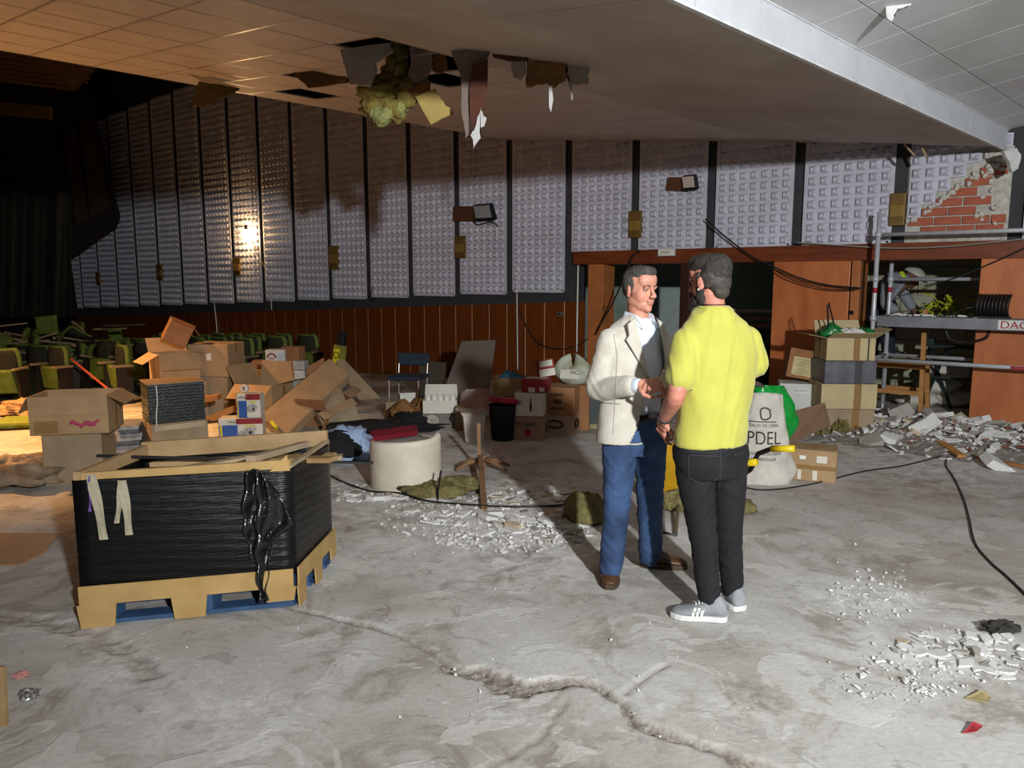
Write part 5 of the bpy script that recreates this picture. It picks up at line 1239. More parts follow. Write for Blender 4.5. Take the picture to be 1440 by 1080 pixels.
# ================================================================== THEATRE SEATS
m_sg = M('seat_green_rim', '66792a', .7, .15, 8, col2='4c5c1e'); m_sd = M('seat_dark_back', '2b2b1c', .85, .15, 6); m_arm = M('seat_arm', '8f7a5c', .6, .15); m_iron = M('seat_iron', '2a231c', .6, .1, metal=.3)
def make_seat():
    t = thing('theatre_seat', 'green theatre seat with dark padded back', 'seat')
    def back(u, v, k):
        a = (u-.5)*2; w_ = .235*(1-.10*v)*(1 if v < .75 else math.sqrt(max(0, 1-((v-.75)/.27)**2))*.35+.65); return (a*w_*k, -.02+.05*a*a, .40+.48*v)
    mb = MB(); mb.grid(lambda u, v: back(u, v, 1.0), 8, 10); mb.build('back_shell', m_sg, t, True, solid=.07)
    mb = MB(); mb.grid(lambda u, v: (lambda p: (p[0]*.84, p[1]-.045, .42+(p[2]-.40)*.90))(back(u, v, 1.0)), 8, 10); mb.build('back_pad', m_sd, t, True, solid=.03)
    MB().box((0, -.10, .40), (.42, .10, .36), (.22, 0, 0), taper=.86).build('folded_seat', m_sg, t, bevel=.03)
    for x in (-.27, .27):
        MB().box((x, -.06, .28), (.04, .22, .56)).build('side_frame', m_iron, t); MB().box((x, -.10, .585), (.06, .32, .035)).build('armrest', m_arm, t, bevel=.012)
        MB().box((x, -.06, .012), (.07, .28, .024)).build('foot', m_iron, t)
    return t
seat0 = make_seat(); used = False
def place_seat(p, yaw, lab, tilt=(0, 0), dz=0.0, grp='theatre seats'):
    global used
    o = seat0 if not used else copy_tree(seat0); used = True
    o.location = (p[0], p[1], p[2]+dz); o.rotation_euler = (tilt[0], tilt[1], yaw); o['label'] = lab; o['group'] = grp
rr = random.Random(2)
yaw0 = R(-28)
rowlab = ['green theatre seat standing in the front row', 'green theatre seat standing in the second row', 'dim green theatre seat in the third row', 'dark green theatre seat in a back row near the wainscot']
def rowpt(k, i):
    base = ground(40, 580); p = base[:2]+Ee[:2]*(i*.63)+Gg[:2]*(k*.95); return np.array([p[0], p[1], floor_z(p[0], p[1])])
for k in range(5):
    for i in range(-4, 8):
        p = rowpt(k, i)
        if k == 0 and i in (0, 1): continue
        w_ = np.dot(p-P0, Wn)
        if w_ > -.6: continue
        if p[1] < 8: continue
        tl = (rr.uniform(-.05, .05), rr.uniform(-.04, .04)); br_ = (i < 3 and k < 4)
        if br_ and rr.random() < .35: tl = (rr.uniform(-.35, .2), rr.uniform(-.25, .25))
        place_seat(p, yaw0+rr.uniform(-.1, .1)+(rr.uniform(-.6, .6) if br_ else 0), (rowlab[min(k, 3)] if abs(tl[0])+abs(tl[1]) < .15 else rowlab[min(k, 3)].replace('theatre seat', 'theatre seat tipped out of line').replace(' standing', '')), tl, .06 if abs(tl[0])+abs(tl[1]) > .15 else 0, ('front row of seats', 'second row of seats', 'third row of seats', 'back rows of seats')[min(k, 3)])
for k, (px, py, Yd) in enumerate(((15, 552, 12.2), (60, 540, 12.6), (95, 535, 12.8), (30, 512, 13.2), (75, 505, 13.4), (110, 512, 13.2), (10, 500, 13.6), (48, 490, 14.0), (85, 482, 14.4))):
    q = atY(px, py, Yd); place_seat(q, yaw0+rr.uniform(-1, 1), 'broken theatre seat thrown on the heap of toppled seats', (rr.uniform(-1.1, .8), rr.uniform(-.9, .9)), -.25, 'toppled seats in a heap')
# loose bars and slats on the seat heap
for k in range(22):
    px, py = rr.uniform(-5, 150), rr.uniform(455, 500); a = Vector(atY(px, py, 12.6+rr.uniform(0, 1.2))); d_ = Vector((rr.uniform(.3, .9), rr.uniform(-.3, .3), rr.uniform(-.16, .10)))
    mb = MB(); mb.bar((0, 0, 0), d_, .05, .03); tag(mb.build('loose_bar', (m_arm, m_iron)[k % 3 == 0], loc=a, bevel=.006), 'loose wooden bar lying on the heap of toppled seats', 'bar', 'loose bars on the seat heap')
for (x0, y0, x1, y1) in ((48, 443, 80, 470), (150, 462, 171, 482), (222, 465, 238, 480)):
    flat('loose_seat_pad', 'loose green seat pad sticking up from the heap of seats', 'seat pad', [(x0, y0+3), (x1-3, y0), (x1, y1), (x0+4, y1)], 13.6 if x0 < 100 else 14.6, .08, m_sg, 'loose seat pads', .02)

# ================================================================== CEILING DAMAGE
def sY(px, py): r_, q = cpx(px, py); return float((Ee*r_+Gg*q)[1])
m_ti = M('torn_tile', 'a59a90', .8, .12, 6, .2, 30); m_ins2 = M('hanging_insulation', '857a3a', .95, .3, 9, .8, 30, col2='6a5526'); m_rust = M('stained_board', '8a5a2c', .85, .3, 7, col2='6a3d1c'); m_och = M('ochre_tile', 'b39a58', .85, .1, 8)
Yh = sY(600, 85)
HG = 'debris hanging from the broken ceiling'
sheet('hanging_tile', 'pale ceiling tile hanging loose beside the insulation', 'ceiling tile', [(478, 69), (548, 60), (552, 72), (528, 88), (530, 100), (520, 122), (492, 118), (486, 96)], sY(515, 65), .03, m_ti, HG, amp=1.2)
t = thing('hanging_insulation', 'olive insulation batt bulging out of the ceiling hole', 'insulation', atY(545, 170, Yh), 0, HG)
mb = MB()
for i, (px, py, rx, rz) in enumerate(((558, 80, .10, .12), (560, 104, .13, .14), (545, 128, .20, .14), (535, 148, .16, .11), (555, 155, .10, .09), (572, 132, .11, .12), (525, 125, .13, .08))):
    lump(mb, atY(px, py, Yh-.02*i), (rx, .09, rz), 30+i, .45, 2.4, 24, 16)
mb.build('batt', m_ins2, t, True, world=True)
mb = MB()
for i, (px, py) in enumerate(((545, 160), (563, 152), (530, 160), (538, 168))): lump(mb, atY(px, py, Yh-.12), (.05, .05, .06), 50+i, .6, 3)
mb.build('tuft', M('insulation_pale', '9fa060', .95, .2, 12, .8, 30), t, True, world=True)
sheet('torn_plaster_sheet', 'pinkish torn plaster sheet curling down from the hole', 'plaster sheet', [(574, 66), (606, 58), (624, 62), (608, 78), (606, 98), (600, 118), (580, 130), (560, 140), (572, 110), (578, 86)], Yh-.15, .04, M('pink_plaster', '9a8073', .85, .15, 6), HG, amp=1.6)
sheet('stained_board', 'orange-stained board hanging beside the plaster sheet', 'board', [(608, 60), (624, 58), (629, 95), (618, 103), (608, 99)], Yh-.1, .05, m_rust, HG, amp=1.6)
sheet('stained_board', 'orange torn board below the pink plaster sheet', 'board', [(572, 126), (604, 112), (604, 126), (582, 138)], Yh-.18, .04, m_rust, HG, amp=1.6)
sheet('ochre_tile', 'ochre tile fragment hanging below the insulation', 'ceiling tile', [(584, 136), (612, 124), (620, 140), (630, 150), (638, 160), (606, 175)], Yh-.2, .03, m_och, HG, amp=1.2)
sheet('hanging_grey_sheet', 'long grey-brown sheet hanging straight down from the hole', 'sheet', [(634, 71), (690, 66), (684, 84), (663, 96), (662, 140), (659, 190), (655, 196), (650, 165), (647, 104)], sY(660, 70), .03, M('grey_brown', '84746a', .85, .12, 6), HG, amp=1.2)
sheet('rust_strip', 'dark red-brown strip hanging with white paper at its end', 'strip', [(664, 92), (686, 84), (684, 130), (676, 165), (664, 178), (660, 140)], sY(660, 70)-.05, .03, M('rust_strip', '5d3522', .85, .2, 6), HG, amp=1.2)
sheet('white_paper_tail', 'torn white paper dangling at the end of the hanging strip', 'paper', [(676, 152), (680, 163), (684, 166), (681, 178), (675, 180), (676, 194), (666, 209), (664, 194), (661, 190), (668, 180)], sY(660, 70)-.08, .02, M('torn_white', 'd3d2cf', .8), HG, amp=1.0)
sheet('brown_board_scrap', 'brown torn board hanging with a thin white strip below it', 'board', [(741, 84), (762, 82), (780, 84), (797, 90), (796, 112), (780, 122), (768, 116), (740, 121)], sY(760, 85), .05, M('brown_scrap', '8f6a3e', .85, .25, 7), HG, amp=1.6)
sheet('pale_board_scrap', 'pale torn board hanging beside the brown one', 'board', [(797, 92), (829, 95), (827, 119), (800, 116)], sY(800, 92), .04, m_ti, HG, amp=1.6)
sheet('white_drip', 'thin white strip dangling from the brown torn board', 'strip', [(772, 120), (776, 121), (778, 140), (775, 158), (772, 150)], sY(770, 85)-.03, .015, MATS['torn_white'], HG, amp=0)
sheet('white_drip', 'thin grey strip dangling from the pale torn board', 'strip', [(800, 117), (804, 118), (806, 138), (804, 142)], sY(800, 92)-.03, .015, m_ti, HG, amp=0)
sheet('tile_scrap', 'torn tile edge left at the middle of the ceiling hole', 'ceiling tile', [(690, 72), (720, 78), (744, 80), (742, 86), (715, 85), (695, 80)], sY(715, 78), .03, MATS['rust_strip'], HG, amp=1.6)
sheet('tile_scrap', 'pale vertical scrap hanging between the rust strip and brown board', 'ceiling tile', [(718, 79), (738, 82), (740, 104), (730, 112), (722, 106)], sY(725, 80), .03, m_ti, HG, amp=1.6)
sheet('brown_flap', 'flat brown insulation panel drooping beside the hanging pale tile', 'insulation panel', [(411, 102), (484, 95), (488, 116), (433, 123)], sY(450, 105)-.02, .03, M('brown_panel', '6d5428', .9, .15, 6), HG, amp=.8)
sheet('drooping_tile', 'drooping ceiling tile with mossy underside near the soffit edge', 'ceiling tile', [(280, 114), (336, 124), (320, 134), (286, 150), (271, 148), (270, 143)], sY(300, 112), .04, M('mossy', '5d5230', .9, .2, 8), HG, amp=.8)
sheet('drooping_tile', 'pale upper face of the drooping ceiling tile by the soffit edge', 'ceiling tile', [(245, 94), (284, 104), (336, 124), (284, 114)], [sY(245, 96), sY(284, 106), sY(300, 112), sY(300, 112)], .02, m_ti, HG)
# right: torn scraps near the fascia
def nY(px, py, z): return float(atZ(px, py, z)[1])
RGp = 'torn scraps on the near ceiling'
for pts, lab in (([(1192, -6), (1206, -6), (1204, 8), (1198, 9)], 'small torn white paper flap on the near ceiling'), ([(1224, -6), (1240, -6), (1238, 4), (1226, 5)], 'short torn white flap beside the long ceiling flap'), ([(1243, -8), (1287, -8), (1280, 8), (1262, 12), (1254, 30), (1248, 26), (1246, 10)], 'long torn white paper flap hanging from the near ceiling')):
    sheet('ceiling_flap', lab, 'paper', pts, nY(1250, 5, 3.35), .01, MATS['torn_white'], RGp, amp=1.2)
sheet('fascia_scrap', 'white torn plaster hanging from the end of the fascia', 'plaster', [(1411, 212), (1430, 208), (1436, 220), (1432, 238), (1424, 242), (1420, 228)], 8.2, .05, MATS['torn_white'], RGp, amp=1.6)
timber('pale wooden lath hanging out of the broken soffit', atY(1272, 203, 8.6), atY(1286, 219, 8.55), .05, .02, m_raw, 'lath'); timber('second wooden lath beside it in the broken soffit', atY(1296, 206, 8.6), atY(1304, 222, 8.55), .04, .02, m_dust, 'lath')
# ================================================================== PEOPLE
def ring_loft(mb, rings, n=24):
    """rings: (centre, a_vec, b_vec); closed caps"""
    V = []; k = len(rings)
    for c, a, b_ in rings:
        c, a, b_ = Vector(c), Vector(a), Vector(b_)
        for j in range(n):
            t_ = 2*math.pi*j/n; V.append(c+a*math.cos(t_)+b_*math.sin(t_))
    Fc = [(i*n+j, i*n+(j+1) % n, (i+1)*n+(j+1) % n, (i+1)*n+j) for i in range(k-1) for j in range(n)]
    Fc += [tuple(range(n-1, -1, -1)), tuple((k-1)*n+j for j in range(n))]
    return mb.add(V, Fc)
def limb(mb, pts, rad, n=16):
    P = [Vector(p) for p in pts]
    for p, r_ in zip(P, rad): mb.ell(p, (r_, r_, r_), 14, 10)
    Q = catmull(P, 4); RR = []
    for i in range(len(P)-1):
        for k in range(4): RR.append(rad[i]+(rad[i+1]-rad[i])*k/4)
    RR.append(rad[-1]); mb.tube(Q, RR, n); return mb
def remesh(mb, voxel, smooth=3, fac=.5):
    me = mb.mesh('tmp', []) if False else bpy.data.meshes.new('tmp'); me.from_pydata(mb.v, [], mb.f); me.update()
    bm = bmesh.new(); bm.from_mesh(me); bmesh.ops.recalc_face_normals(bm, faces=bm.faces); bm.to_mesh(me); bm.free()
    o = bpy.data.objects.new('tmp', me); COL.objects.link(o)
    md = o.modifiers.new('r', 'REMESH'); md.mode = 'VOXEL'; md.voxel_size = voxel; md.use_smooth_shade = True
    if smooth: s_ = o.modifiers.new('s', 'SMOOTH'); s_.iterations = smooth; s_.factor = fac
    dg = bpy.context.evaluated_depsgraph_get(); dg.update()
    out = bpy.data.meshes.new_from_object(o.evaluated_get(dg)); bpy.data.objects.remove(o); bpy.data.meshes.remove(me); return out
def wrinkle(me, amp, fr=(9, 9, 22), seed=0, amp2=0.0):
    n = len(me.vertices); co = np.empty(n*3); no = np.empty(n*3); me.vertices.foreach_get('co', co); me.vertices.foreach_get('normal', no)
    co = co.reshape(-1, 3); no = no.reshape(-1, 3)
    for i in range(n):
        p = co[i]; v = Vector((p[0]*fr[0]+seed, p[1]*fr[1], p[2]*fr[2]+2*math.sin(p[0]*14+seed)))
        a = 1-abs(mnoise.noise(v))*2.2; d_ = amp*a*.6+amp*.6*mnoise.noise(v*.45+Vector((3, 7, seed)))
        co[i] = p+no[i]*d_
    me.vertices.foreach_set('co', co.ravel()); me.update()
def cut_faces(me, fn):
    bm = bmesh.new(); bm.from_mesh(me); kill = [f for f in bm.faces if fn(f.calc_center_median(), f.normal)]
    bmesh.ops.delete(bm, geom=kill, context='FACES'); bm.to_mesh(me); bm.free()
def project(p):
    x, y, z = p[0], p[1], p[2]-CAM_H; yy = y*CP-z*SP; zz = y*SP+z*CP; return 720+F_PX*x/yy, 540-F_PX*zz/yy
def part(name, me, m, parent, solid=0.0, smooth=True, label=None):
    me.materials.clear(); me.materials.append(m)
    me.polygons.foreach_set('use_smooth', [smooth]*len(me.polygons)); me.polygons.foreach_set('material_index', [0]*len(me.polygons))
    root = parent
    me.transform(world_matrix(parent).inverted()); me.name = name
    o = bpy.data.objects.new(name, me); COL.objects.link(o); o.parent = parent
    if solid: md = o.modifiers.new('t', 'SOLIDIFY'); md.thickness = solid; md.offset = -1
    if label: o['label'] = label
    return o
class Frame:
    def __init__(s, o, f, up=(0, 0, 1)):
        s.o = Vector(o); s.f = Vector(f).normalized(); s.u = (Vector(up)-s.f*Vector(up).dot(s.f)).normalized(); s.r = s.f.cross(s.u).normalized()
    def __call__(s, r_, f_, u_): return s.o+s.r*r_+s.f*f_+s.u*u_
    def rot(s): return Matrix((s.r, s.f, s.u)).transposed().to_euler()
def fell(mb, fr, c, r_, n=18, m=12, tilt=None):
    e = fr.rot(); Mx = e.to_matrix()
    if tilt is not None: Mx = Mx @ Euler(tilt).to_matrix()
    return mb.ell(fr(*c), r_, n, m, Mx.to_euler())
def head_prims(mb, H_, k=1.0, wide=1.0, nk=None):
    E_ = lambda c, r_, t_=None: fell(mb, H_, [v*k for v in c], (r_[0]*k*wide, r_[1]*k, r_[2]*k), tilt=t_)
    E_((0, -.012, .035), (.074, .094, .083)); E_((0, .020, -.030), (.060, .060, .085)); E_((0, .028, -.078), (.050, .052, .040)); E_((0, .066, -.100), (.022, .020, .017))
    for s_ in (-1, 1):
        E_((s_*.030, .036, -.030), (.033, .037, .046)); E_((s_*.044, .0, -.060), (.019, .045, .030)); E_((s_*.026, .077, .020), (.024, .010, .008), (0, s_*.12, 0))
        E_((s_*.012, .098, -.033), (.010, .010, .008)); E_((s_*.078, -.008, -.008), (.009, .020, .032), (0, 0, s_*-.35)); E_((s_*.0805, -.004, -.03), (.008, .012, .012))
    E_((0, .050, .050), (.061, .040, .050))
    mb.tube([H_(0, .080*k, .014*k), H_(0, .094*k, -.010*k), H_(0, .106*k, -.028*k)], [.008*k, .010*k, .0135*k], 10); E_((0, .105, -.029), (.013, .012, .010))
    E_((0, .083, -.056), (.025, .012, .007)); E_((0, .081, -.068), (.021, .012, .0075))
    mb.tube([H_(0, -.015*k, -.05*k), (H_(0, -.02*k, -.06*k)+(nk if nk is not None else H_(0, -.042*k, -.21*k)))*.5, nk if nk is not None else H_(0, -.042*k, -.21*k)], [.055*k, .054*k, .060*k], 16)
def hand(mb, wrist, fwd, palm_n, thumb_side, curl=.5, size=1.0, spread=.12, curls=None):
    """wrist point, direction of fingers, palm normal (towards palm), thumb_side +1/-1 along fwd x palm_n"""
    w = Vector(wrist); f = Vector(fwd).normalized(); n = Vector(palm_n); n = (n-f*n.dot(f)).normalized(); s_ = f.cross(n)*thumb_side; k = size
    for a in (.02, .045, .075):
        for b_ in (-.026, -.009, .009, .026): mb.ell(w+f*a*k+s_*b_*k, (.0155*k, .0155*k, .0155*k), 10, 8)
    mb.tube([w-f*.03*k, w+f*.02*k], [.026*k, .028*k], 12); mb.ell(w+f*.03*k+s_*.022*k+n*.008*k, (.02*k, .02*k, .02*k), 10, 8)
    L_ = (.078, .088, .082, .064)
    for i, ln in enumerate(L_):
        off = (.028, .0095, -.0095, -.028)[i]; p = w+f*.085*k+s_*off*k; d_ = (f+s_*(1.5-i)*spread*.35).normalized(); c = (curls[i] if curls else curl); R_ = [.0095, .0088, .0080, .0068]; P = [p]; a = 0
        for j, fr_ in enumerate((.45, .3, .25)):
            a += c*(1.0, 1.2, .8)[j]; dd = d_*math.cos(a)+n*math.sin(a); P.append(P[-1]+dd*ln*fr_*k)
        for q, rr_ in zip(P, R_): mb.ell(q, (rr_*k,)*3, 10, 8)
        mb.tube(P, [x*k for x in R_], 10)
    p = w+f*.02*k+s_*.03*k; P = [p, p+(f*.55+s_*.6+n*.35).normalized()*.035*k]; P.append(P[-1]+(f*.8+s_*.1+n*.5).normalized()*.032*k); P.append(P[-1]+(f*.85-s_*.2+n*.45).normalized()*.026*k)
    for q, rr_ in zip(P, (.014, .0115, .0105, .008)): mb.ell(q, (rr_*k,)*3, 10, 8)
    mb.tube(P, [.014*k, .0115*k, .0105*k, .008*k], 10)
def skinmat(name, c, c2): return M(name, c, .55, .2, 22, .05, 120, col2=c2, spec=.35)
def shoe(parent, heel, toe, w, h, m_up, m_sole, m_acc, stripes=False, name='shoe'):
    heel, toe = Vector(heel), Vector(toe); d_ = (toe-heel); Ls = d_.length; d_.normalize(); u = Vector((0, 0, 1)); s_ = d_.cross(u)
    o = thing('tmp', 'x', 'x', heel) if False else None
    P = lambda x, y, z: heel+d_*x*Ls+s_*y+u*z
    mb = MB(); prof = [(.0, .55, .75), (.06, .80, .92), (.16, .86, 1.0), (.28, .84, 1.0), (.40, .86, .86), (.52, .93, .66), (.66, 1.0, .50), (.80, .96, .42), (.91, .78, .36), (.98, .45, .26)]
    ring_loft(mb, [(P(x, 0, .018+(hh*h)*.5-.004), s_*(w/2*ww), u*(hh*h*.5)) for x, ww, hh in prof], 20)
    mb.ell(P(.18, 0, h*1.02), (w*.36, w*.36, h*.25), 12, 8)
    me = remesh(mb, .005, 3); up_ = part(name, me, m_up, parent)
    mb = MB(); V = []
    for x, ww in ((-.02, .45), (.02, .75), (.12, .88), (.3, .84), (.5, .92), (.68, 1.04), (.82, 1.0), (.93, .80), (1.01, .42)): V.append((x, ww))
    ring = [P(x, w/2*ww*1.04, 0) for x, ww in V]+[P(x, -w/2*ww*1.04, 0) for x, ww in reversed(V)]
    mb.slab(ring, (0, 0, .028)); me = mb.mesh('sole', []); so = part('sole', me, m_sole, up_, smooth=False)
    md = so.modifiers.new('b', 'BEVEL'); md.width = .006; md.segments = 2; md.limit_method = 'ANGLE'
    for i in range(4):
        x = .38+i*.055; hh = np.interp(x, [p[0] for p in prof], [p[2] for p in prof])*h
        mb = MB(); mb.tube([P(x, -w*.22, hh+.006), P(x+.01, 0, hh+.018), P(x, w*.22, hh+.006)], .0035, 6); part('lace', mb.mesh('lace', []), m_acc, up_)
    if stripes:
        for i in range(3):
            for sd in (-1, 1):
                x = .44+i*.075; mb = MB(); mb.slab([P(x, sd*w*.46, .03), P(x+.045, sd*w*.475, .03), P(x+.0, sd*w*.34, h*.68), P(x-.045, sd*w*.35, h*.70)], s_*(sd*.006)); part('stripe', mb.mesh('stripe', []), m_white, up_, smooth=False)
    return up_

# ------------------------------------------------------------------ man in the cream jacket
m_skinJ = skinmat('skin_light', 'c98f78', 'b87a66'); m_jack = M('cream_linen', 'c6c1b4', .85, .10, 14, .25, 220, col2='b7b0a2', sheen=.2); m_shirtw = M('white_shirt', 'cfd6e2', .7, .04, 8, .05, 80)
m_jean = M('blue_denim', '3f5a84', .85, .30, 4, .2, 160, col2='202f4c'); m_leath = M('brown_leather', '5a3b24', .4, .25, 12, .1, 60, col2='3e2817'); m_hairJ = M('dark_grey_hair', '2b2724', .6, .3, 60, .6, 160, col2='57524c', stretch=(1, 1, .25)); m_sole = M('dark_sole', '4a3a2c', .7)
JY = 4.12
j = lambda px, py, dY=0.0: Vector(atY(px, py, JY+dY))
foot0 = ground(885, 812)
J = thing('person', 'man in cream linen jacket and blue jeans with brown shoes', 'person', foot0)
HJ = Frame(j(900, 407), (.60, -.80, -.06))
fB = Vector((.48, -.88, 0)).normalized(); rB = fB.cross(Vector((0, 0, 1)))      # rB = person's right
elR = j(840, 546, -.06); wrR = j(896, 542, -.30); shR = j(893, 478)+rB*.165; shL = j(893, 478)-rB*.165; elL = j(948, 548, .10); wrL = j(939, 540, -.16)
hipR = j(872, 612, -.03); hipL = j(914, 608, .03); knR = j(868, 704, -.07); knL = j(914, 694, .02); anR = j(859, 792, -.05); anL = j(914, 774, .10)
# skin: head, neck, torso core, arms, hands, legs in one surface
mb = MB(); head_prims(mb, HJ, 1.0, 1.05, j(899, 456))
ring_loft(mb, [(j(x, y), rB*a, fB*b_) for x, y, a, b_ in ((899, 452, .06, .06), (895, 470, .15, .08), (892, 510, .15, .09), (890, 560, .13, .09), (890, 605, .13, .09))])
limb(mb, [shR, elR, wrR], [.045, .038, .027]); limb(mb, [shL, elL, wrL], [.045, .038, .027])
limb(mb, [hipR, knR, anR], [.06, .045, .035]); limb(mb, [hipL, knL, anL], [.06, .045, .035])
fw = (wrR-elR).normalized()
hand(mb, wrR+fw*.015, (fw+Vector((.15, .1, .0))).normalized(), Vector((.1, .6, -.7)), -1, .75, 1.0, curls=(.35, .6, .75, .85))
fwL = (wrL-elL).normalized(); hand(mb, wrL, Vector((-.6, -.6, .1)), Vector((-.5, .5, -.6)), 1, .6)
me = remesh(mb, .0040, 4); bodyJ = part('body', me, m_skinJ, J)
# face details
m_eyew = M('eye_white', '8f867f', .4, 0); m_iris = M('iris', '3c3128', .2, 0); m_lip = M('lip', 'a8665c', .5, .05)
def face(H_, parent, brow_m, k=1.0):
    for s_ in (-1, 1):
        mb = MB(); fell(mb, H_, (s_*.031*k, .0645*k, .002*k), (.0115*k,)*3, 14, 10); e = part('eye', mb.mesh('e', []), m_eyew, parent)
        mb = MB(); fell(mb, H_, (s_*.030*k, .0750*k, .0005*k), (.0055*k, .0026*k, .0055*k), 10, 8); part('iris', mb.mesh('e', []), m_iris, e)
        mb = MB(); mb.tube([H_(s_*.016*k, .0800*k, .009*k), H_(s_*.031*k, .0790*k, .0125*k), H_(s_*.045*k, .070*k, .007*k)], [.0040, .0056, .0036], 8); part('eyelid', mb.mesh('e', []), MATS['skin_light'], e)
        mb = MB(); mb.tube([H_(s_*.013*k, .0875*k, .0205*k), H_(s_*.030*k, .0865*k, .027*k), H_(s_*.048*k, .076*k, .023*k)], [.003, .0042, .002], 8); part('eyebrow', mb.mesh('e', []), brow_m, parent)
    mb = MB(); mb.tube([H_(-.024*k, .0845*k, -.0625*k), H_(0, .0955*k, -.062*k), H_(.024*k, .0845*k, -.0625*k)], [.0015, .0026, .0015], 6); part('mouth', mb.mesh('e', []), m_lip, parent)
face(HJ, J, m_hairJ)
mb = MB()
for c, r_ in (((0, .000, .080), (.071, .083, .048)), ((0, -.034, .045), (.077, .069, .077)), ((0, -.052, .0), (.064, .048, .060)), ((0, .045, .095), (.056, .042, .030))): fell(mb, HJ, c, r_)
for s_ in (-1, 1): fell(mb, HJ, (s_*.069, -.018, .030), (.012, .044, .042)); fell(mb, HJ, (s_*.0725, .006, .012), (.006, .012, .026))
me = remesh(mb, .0045, 2); wrinkle(me, .0028, (70, 70, 40), 3); part('hair', me, m_hairJ, J)
# shirt
mb = MB(); ring_loft(mb, [(j(x, y), rB*a, fB*b_) for x, y, a, b_ in ((899, 447, .068, .066), (898, 456, .10, .085), (896, 470, .165, .102), (893, 505, .175, .116), (891, 550, .165, .118), (890, 582, .165, .118))])
me = remesh(mb, .009, 3); wrinkle(me, .004, (10, 10, 8), 4); shJ = part('shirt', me, m_shirtw, J)
for s_ in (-1, 1):   # collar leaves
    a = HJ.o+Vector((0, 0, -.145)); c0_ = j(899, 447)
    mb = MB(); mb.slab([c0_-fB*.045+rB*s_*.062+Vector((0, 0, .035)), c0_+fB*.035+rB*s_*.058+Vector((0, 0, .022)), c0_+fB*.085+rB*s_*.022+Vector((0, 0, -.018)), c0_+fB*.094+rB*s_*.050+Vector((0, 0, -.055)), c0_+fB*.04+rB*s_*.085+Vector((0, 0, -.02)), c0_-fB*.045+rB*s_*.078+Vector((0, 0, -.005))], fB*.006); part('collar', mb.mesh('c', []), m_shirtw, shJ, smooth=False)
mb = MB(); limb(mb, [elR+(wrR-elR)*.72, wrR+fw*.004], [.043, .037]); part('cuff', remesh(mb, .006, 2), m_shirtw, shJ)
# jacket
mb = MB(); ring_loft(mb, [(j(x, y), rB*a, fB*b_) for x, y, a, b_ in ((900, 444, .080, .072), (899, 450, .115, .085), (897, 459, .165, .10), (894, 473, .198, .118), (892, 505, .205, .132), (891, 540, .195, .135), (889, 575, .197, .138), (888, 600, .204, .143), (887, 618, .208, .146))], 32)
for sh, el, wr in ((shR, elR, wrR), (shL, elL, wrL)):
    d_ = (wr-el); limb(mb, [sh+Vector((0, 0, -.005)), sh+(el-sh)*.5, el, el+d_*.5, el+d_*.84], [.068, .066, .060, .056, .053])
me = remesh(mb, .008, 5); wrinkle(me, .0055, (9, 9, 16), 1)
LX = [(440, 897), (452, 893), (475, 899), (500, 906), (525, 912), (545, 909), (565, 904), (590, 899), (605, 895), (622, 886)]; RX = [(440, 921), (452, 926), (475, 932), (500, 935), (530, 936), (560, 940), (622, 950)]
ip = lambda T, y: float(np.interp(y, [a for a, _ in T], [b_ for _, b_ in T]))
tc_ = j(892, 530)
def front(c, n):
    if (Vector((c.x, c.y, 0))-Vector((tc_.x, tc_.y, 0))).dot(fB) < .03: return False
    if n.z < -.85 and c.z < j(890, 612).z: return True
    # keep sleeve faces: distance from arm axis
    for a, b_ in ((elR, wrR), (shR, elR)):
        ab = b_-a; t_ = max(0, min(1, (c-a).dot(ab)/ab.length_squared))
        if (c-(a+ab*t_)).length < .074: return False
    px, py = project(c); return 438 < py < 624 and ip(LX, py) < px < ip(RX, py)
cut_faces(me, front); jk = part('jacket', me, m_jack, J, solid=.007)
def lapel(pts, off, name='lapel'):
    mb = MB(); mb.slab([p for p in pts], fB*off); o = part(name, mb.mesh('l', []), m_jack, jk, smooth=False); return o
def onfront(px, py, extra=.0):     # point on the chest front surface at a pixel
    d_ = Vector(ray(px, py)); c = j(892, py); best = None; t_ = 3.2
    while t_ < 4.4:
        p = Vector(CAMP)+d_*t_; q = p-c; a = q.dot(rB)/(.205+extra); b_ = q.dot(fB)/(.134+extra)
        if a*a+b_*b_ < 1: return p
        t_ += .004
    return Vector(atY(px, py, JY-.1))
lapel([onfront(893, 447, .012), onfront(882, 456, .012), onfront(884, 472, .014), onfront(880, 478, .014), onfront(896, 505, .014), onfront(911, 528, .014), onfront(903, 496, .014), onfront(896, 470, .014)], .008)
lapel([onfront(924, 449, .012), onfront(933, 455, .012), onfront(936, 470, .014), onfront(941, 474, .012), onfront(940, 500, .014), onfront(937, 524, .014), onfront(934, 500, .014), onfront(930, 472, .014)], .008)
mb = MB(); ring_loft(mb, [(j(900, 450-8*k), rB*(.082-.008*k), fB*(.074-.006*k)) for k in (0, .5, 1)]); me = remesh(mb, .006, 2)
cut_faces(me, lambda c, n: (c-j(900, 446)).dot(fB) > .028 or abs(n.z) > .8); part('jacket_collar', me, m_jack, jk, solid=.008)
mb = MB(); mb.ell(onfront(911, 531, .012), (.009, .009, .009), 10, 8); part('button', mb.mesh('b', []), M('horn_button', '8a7c68', .4), jk)
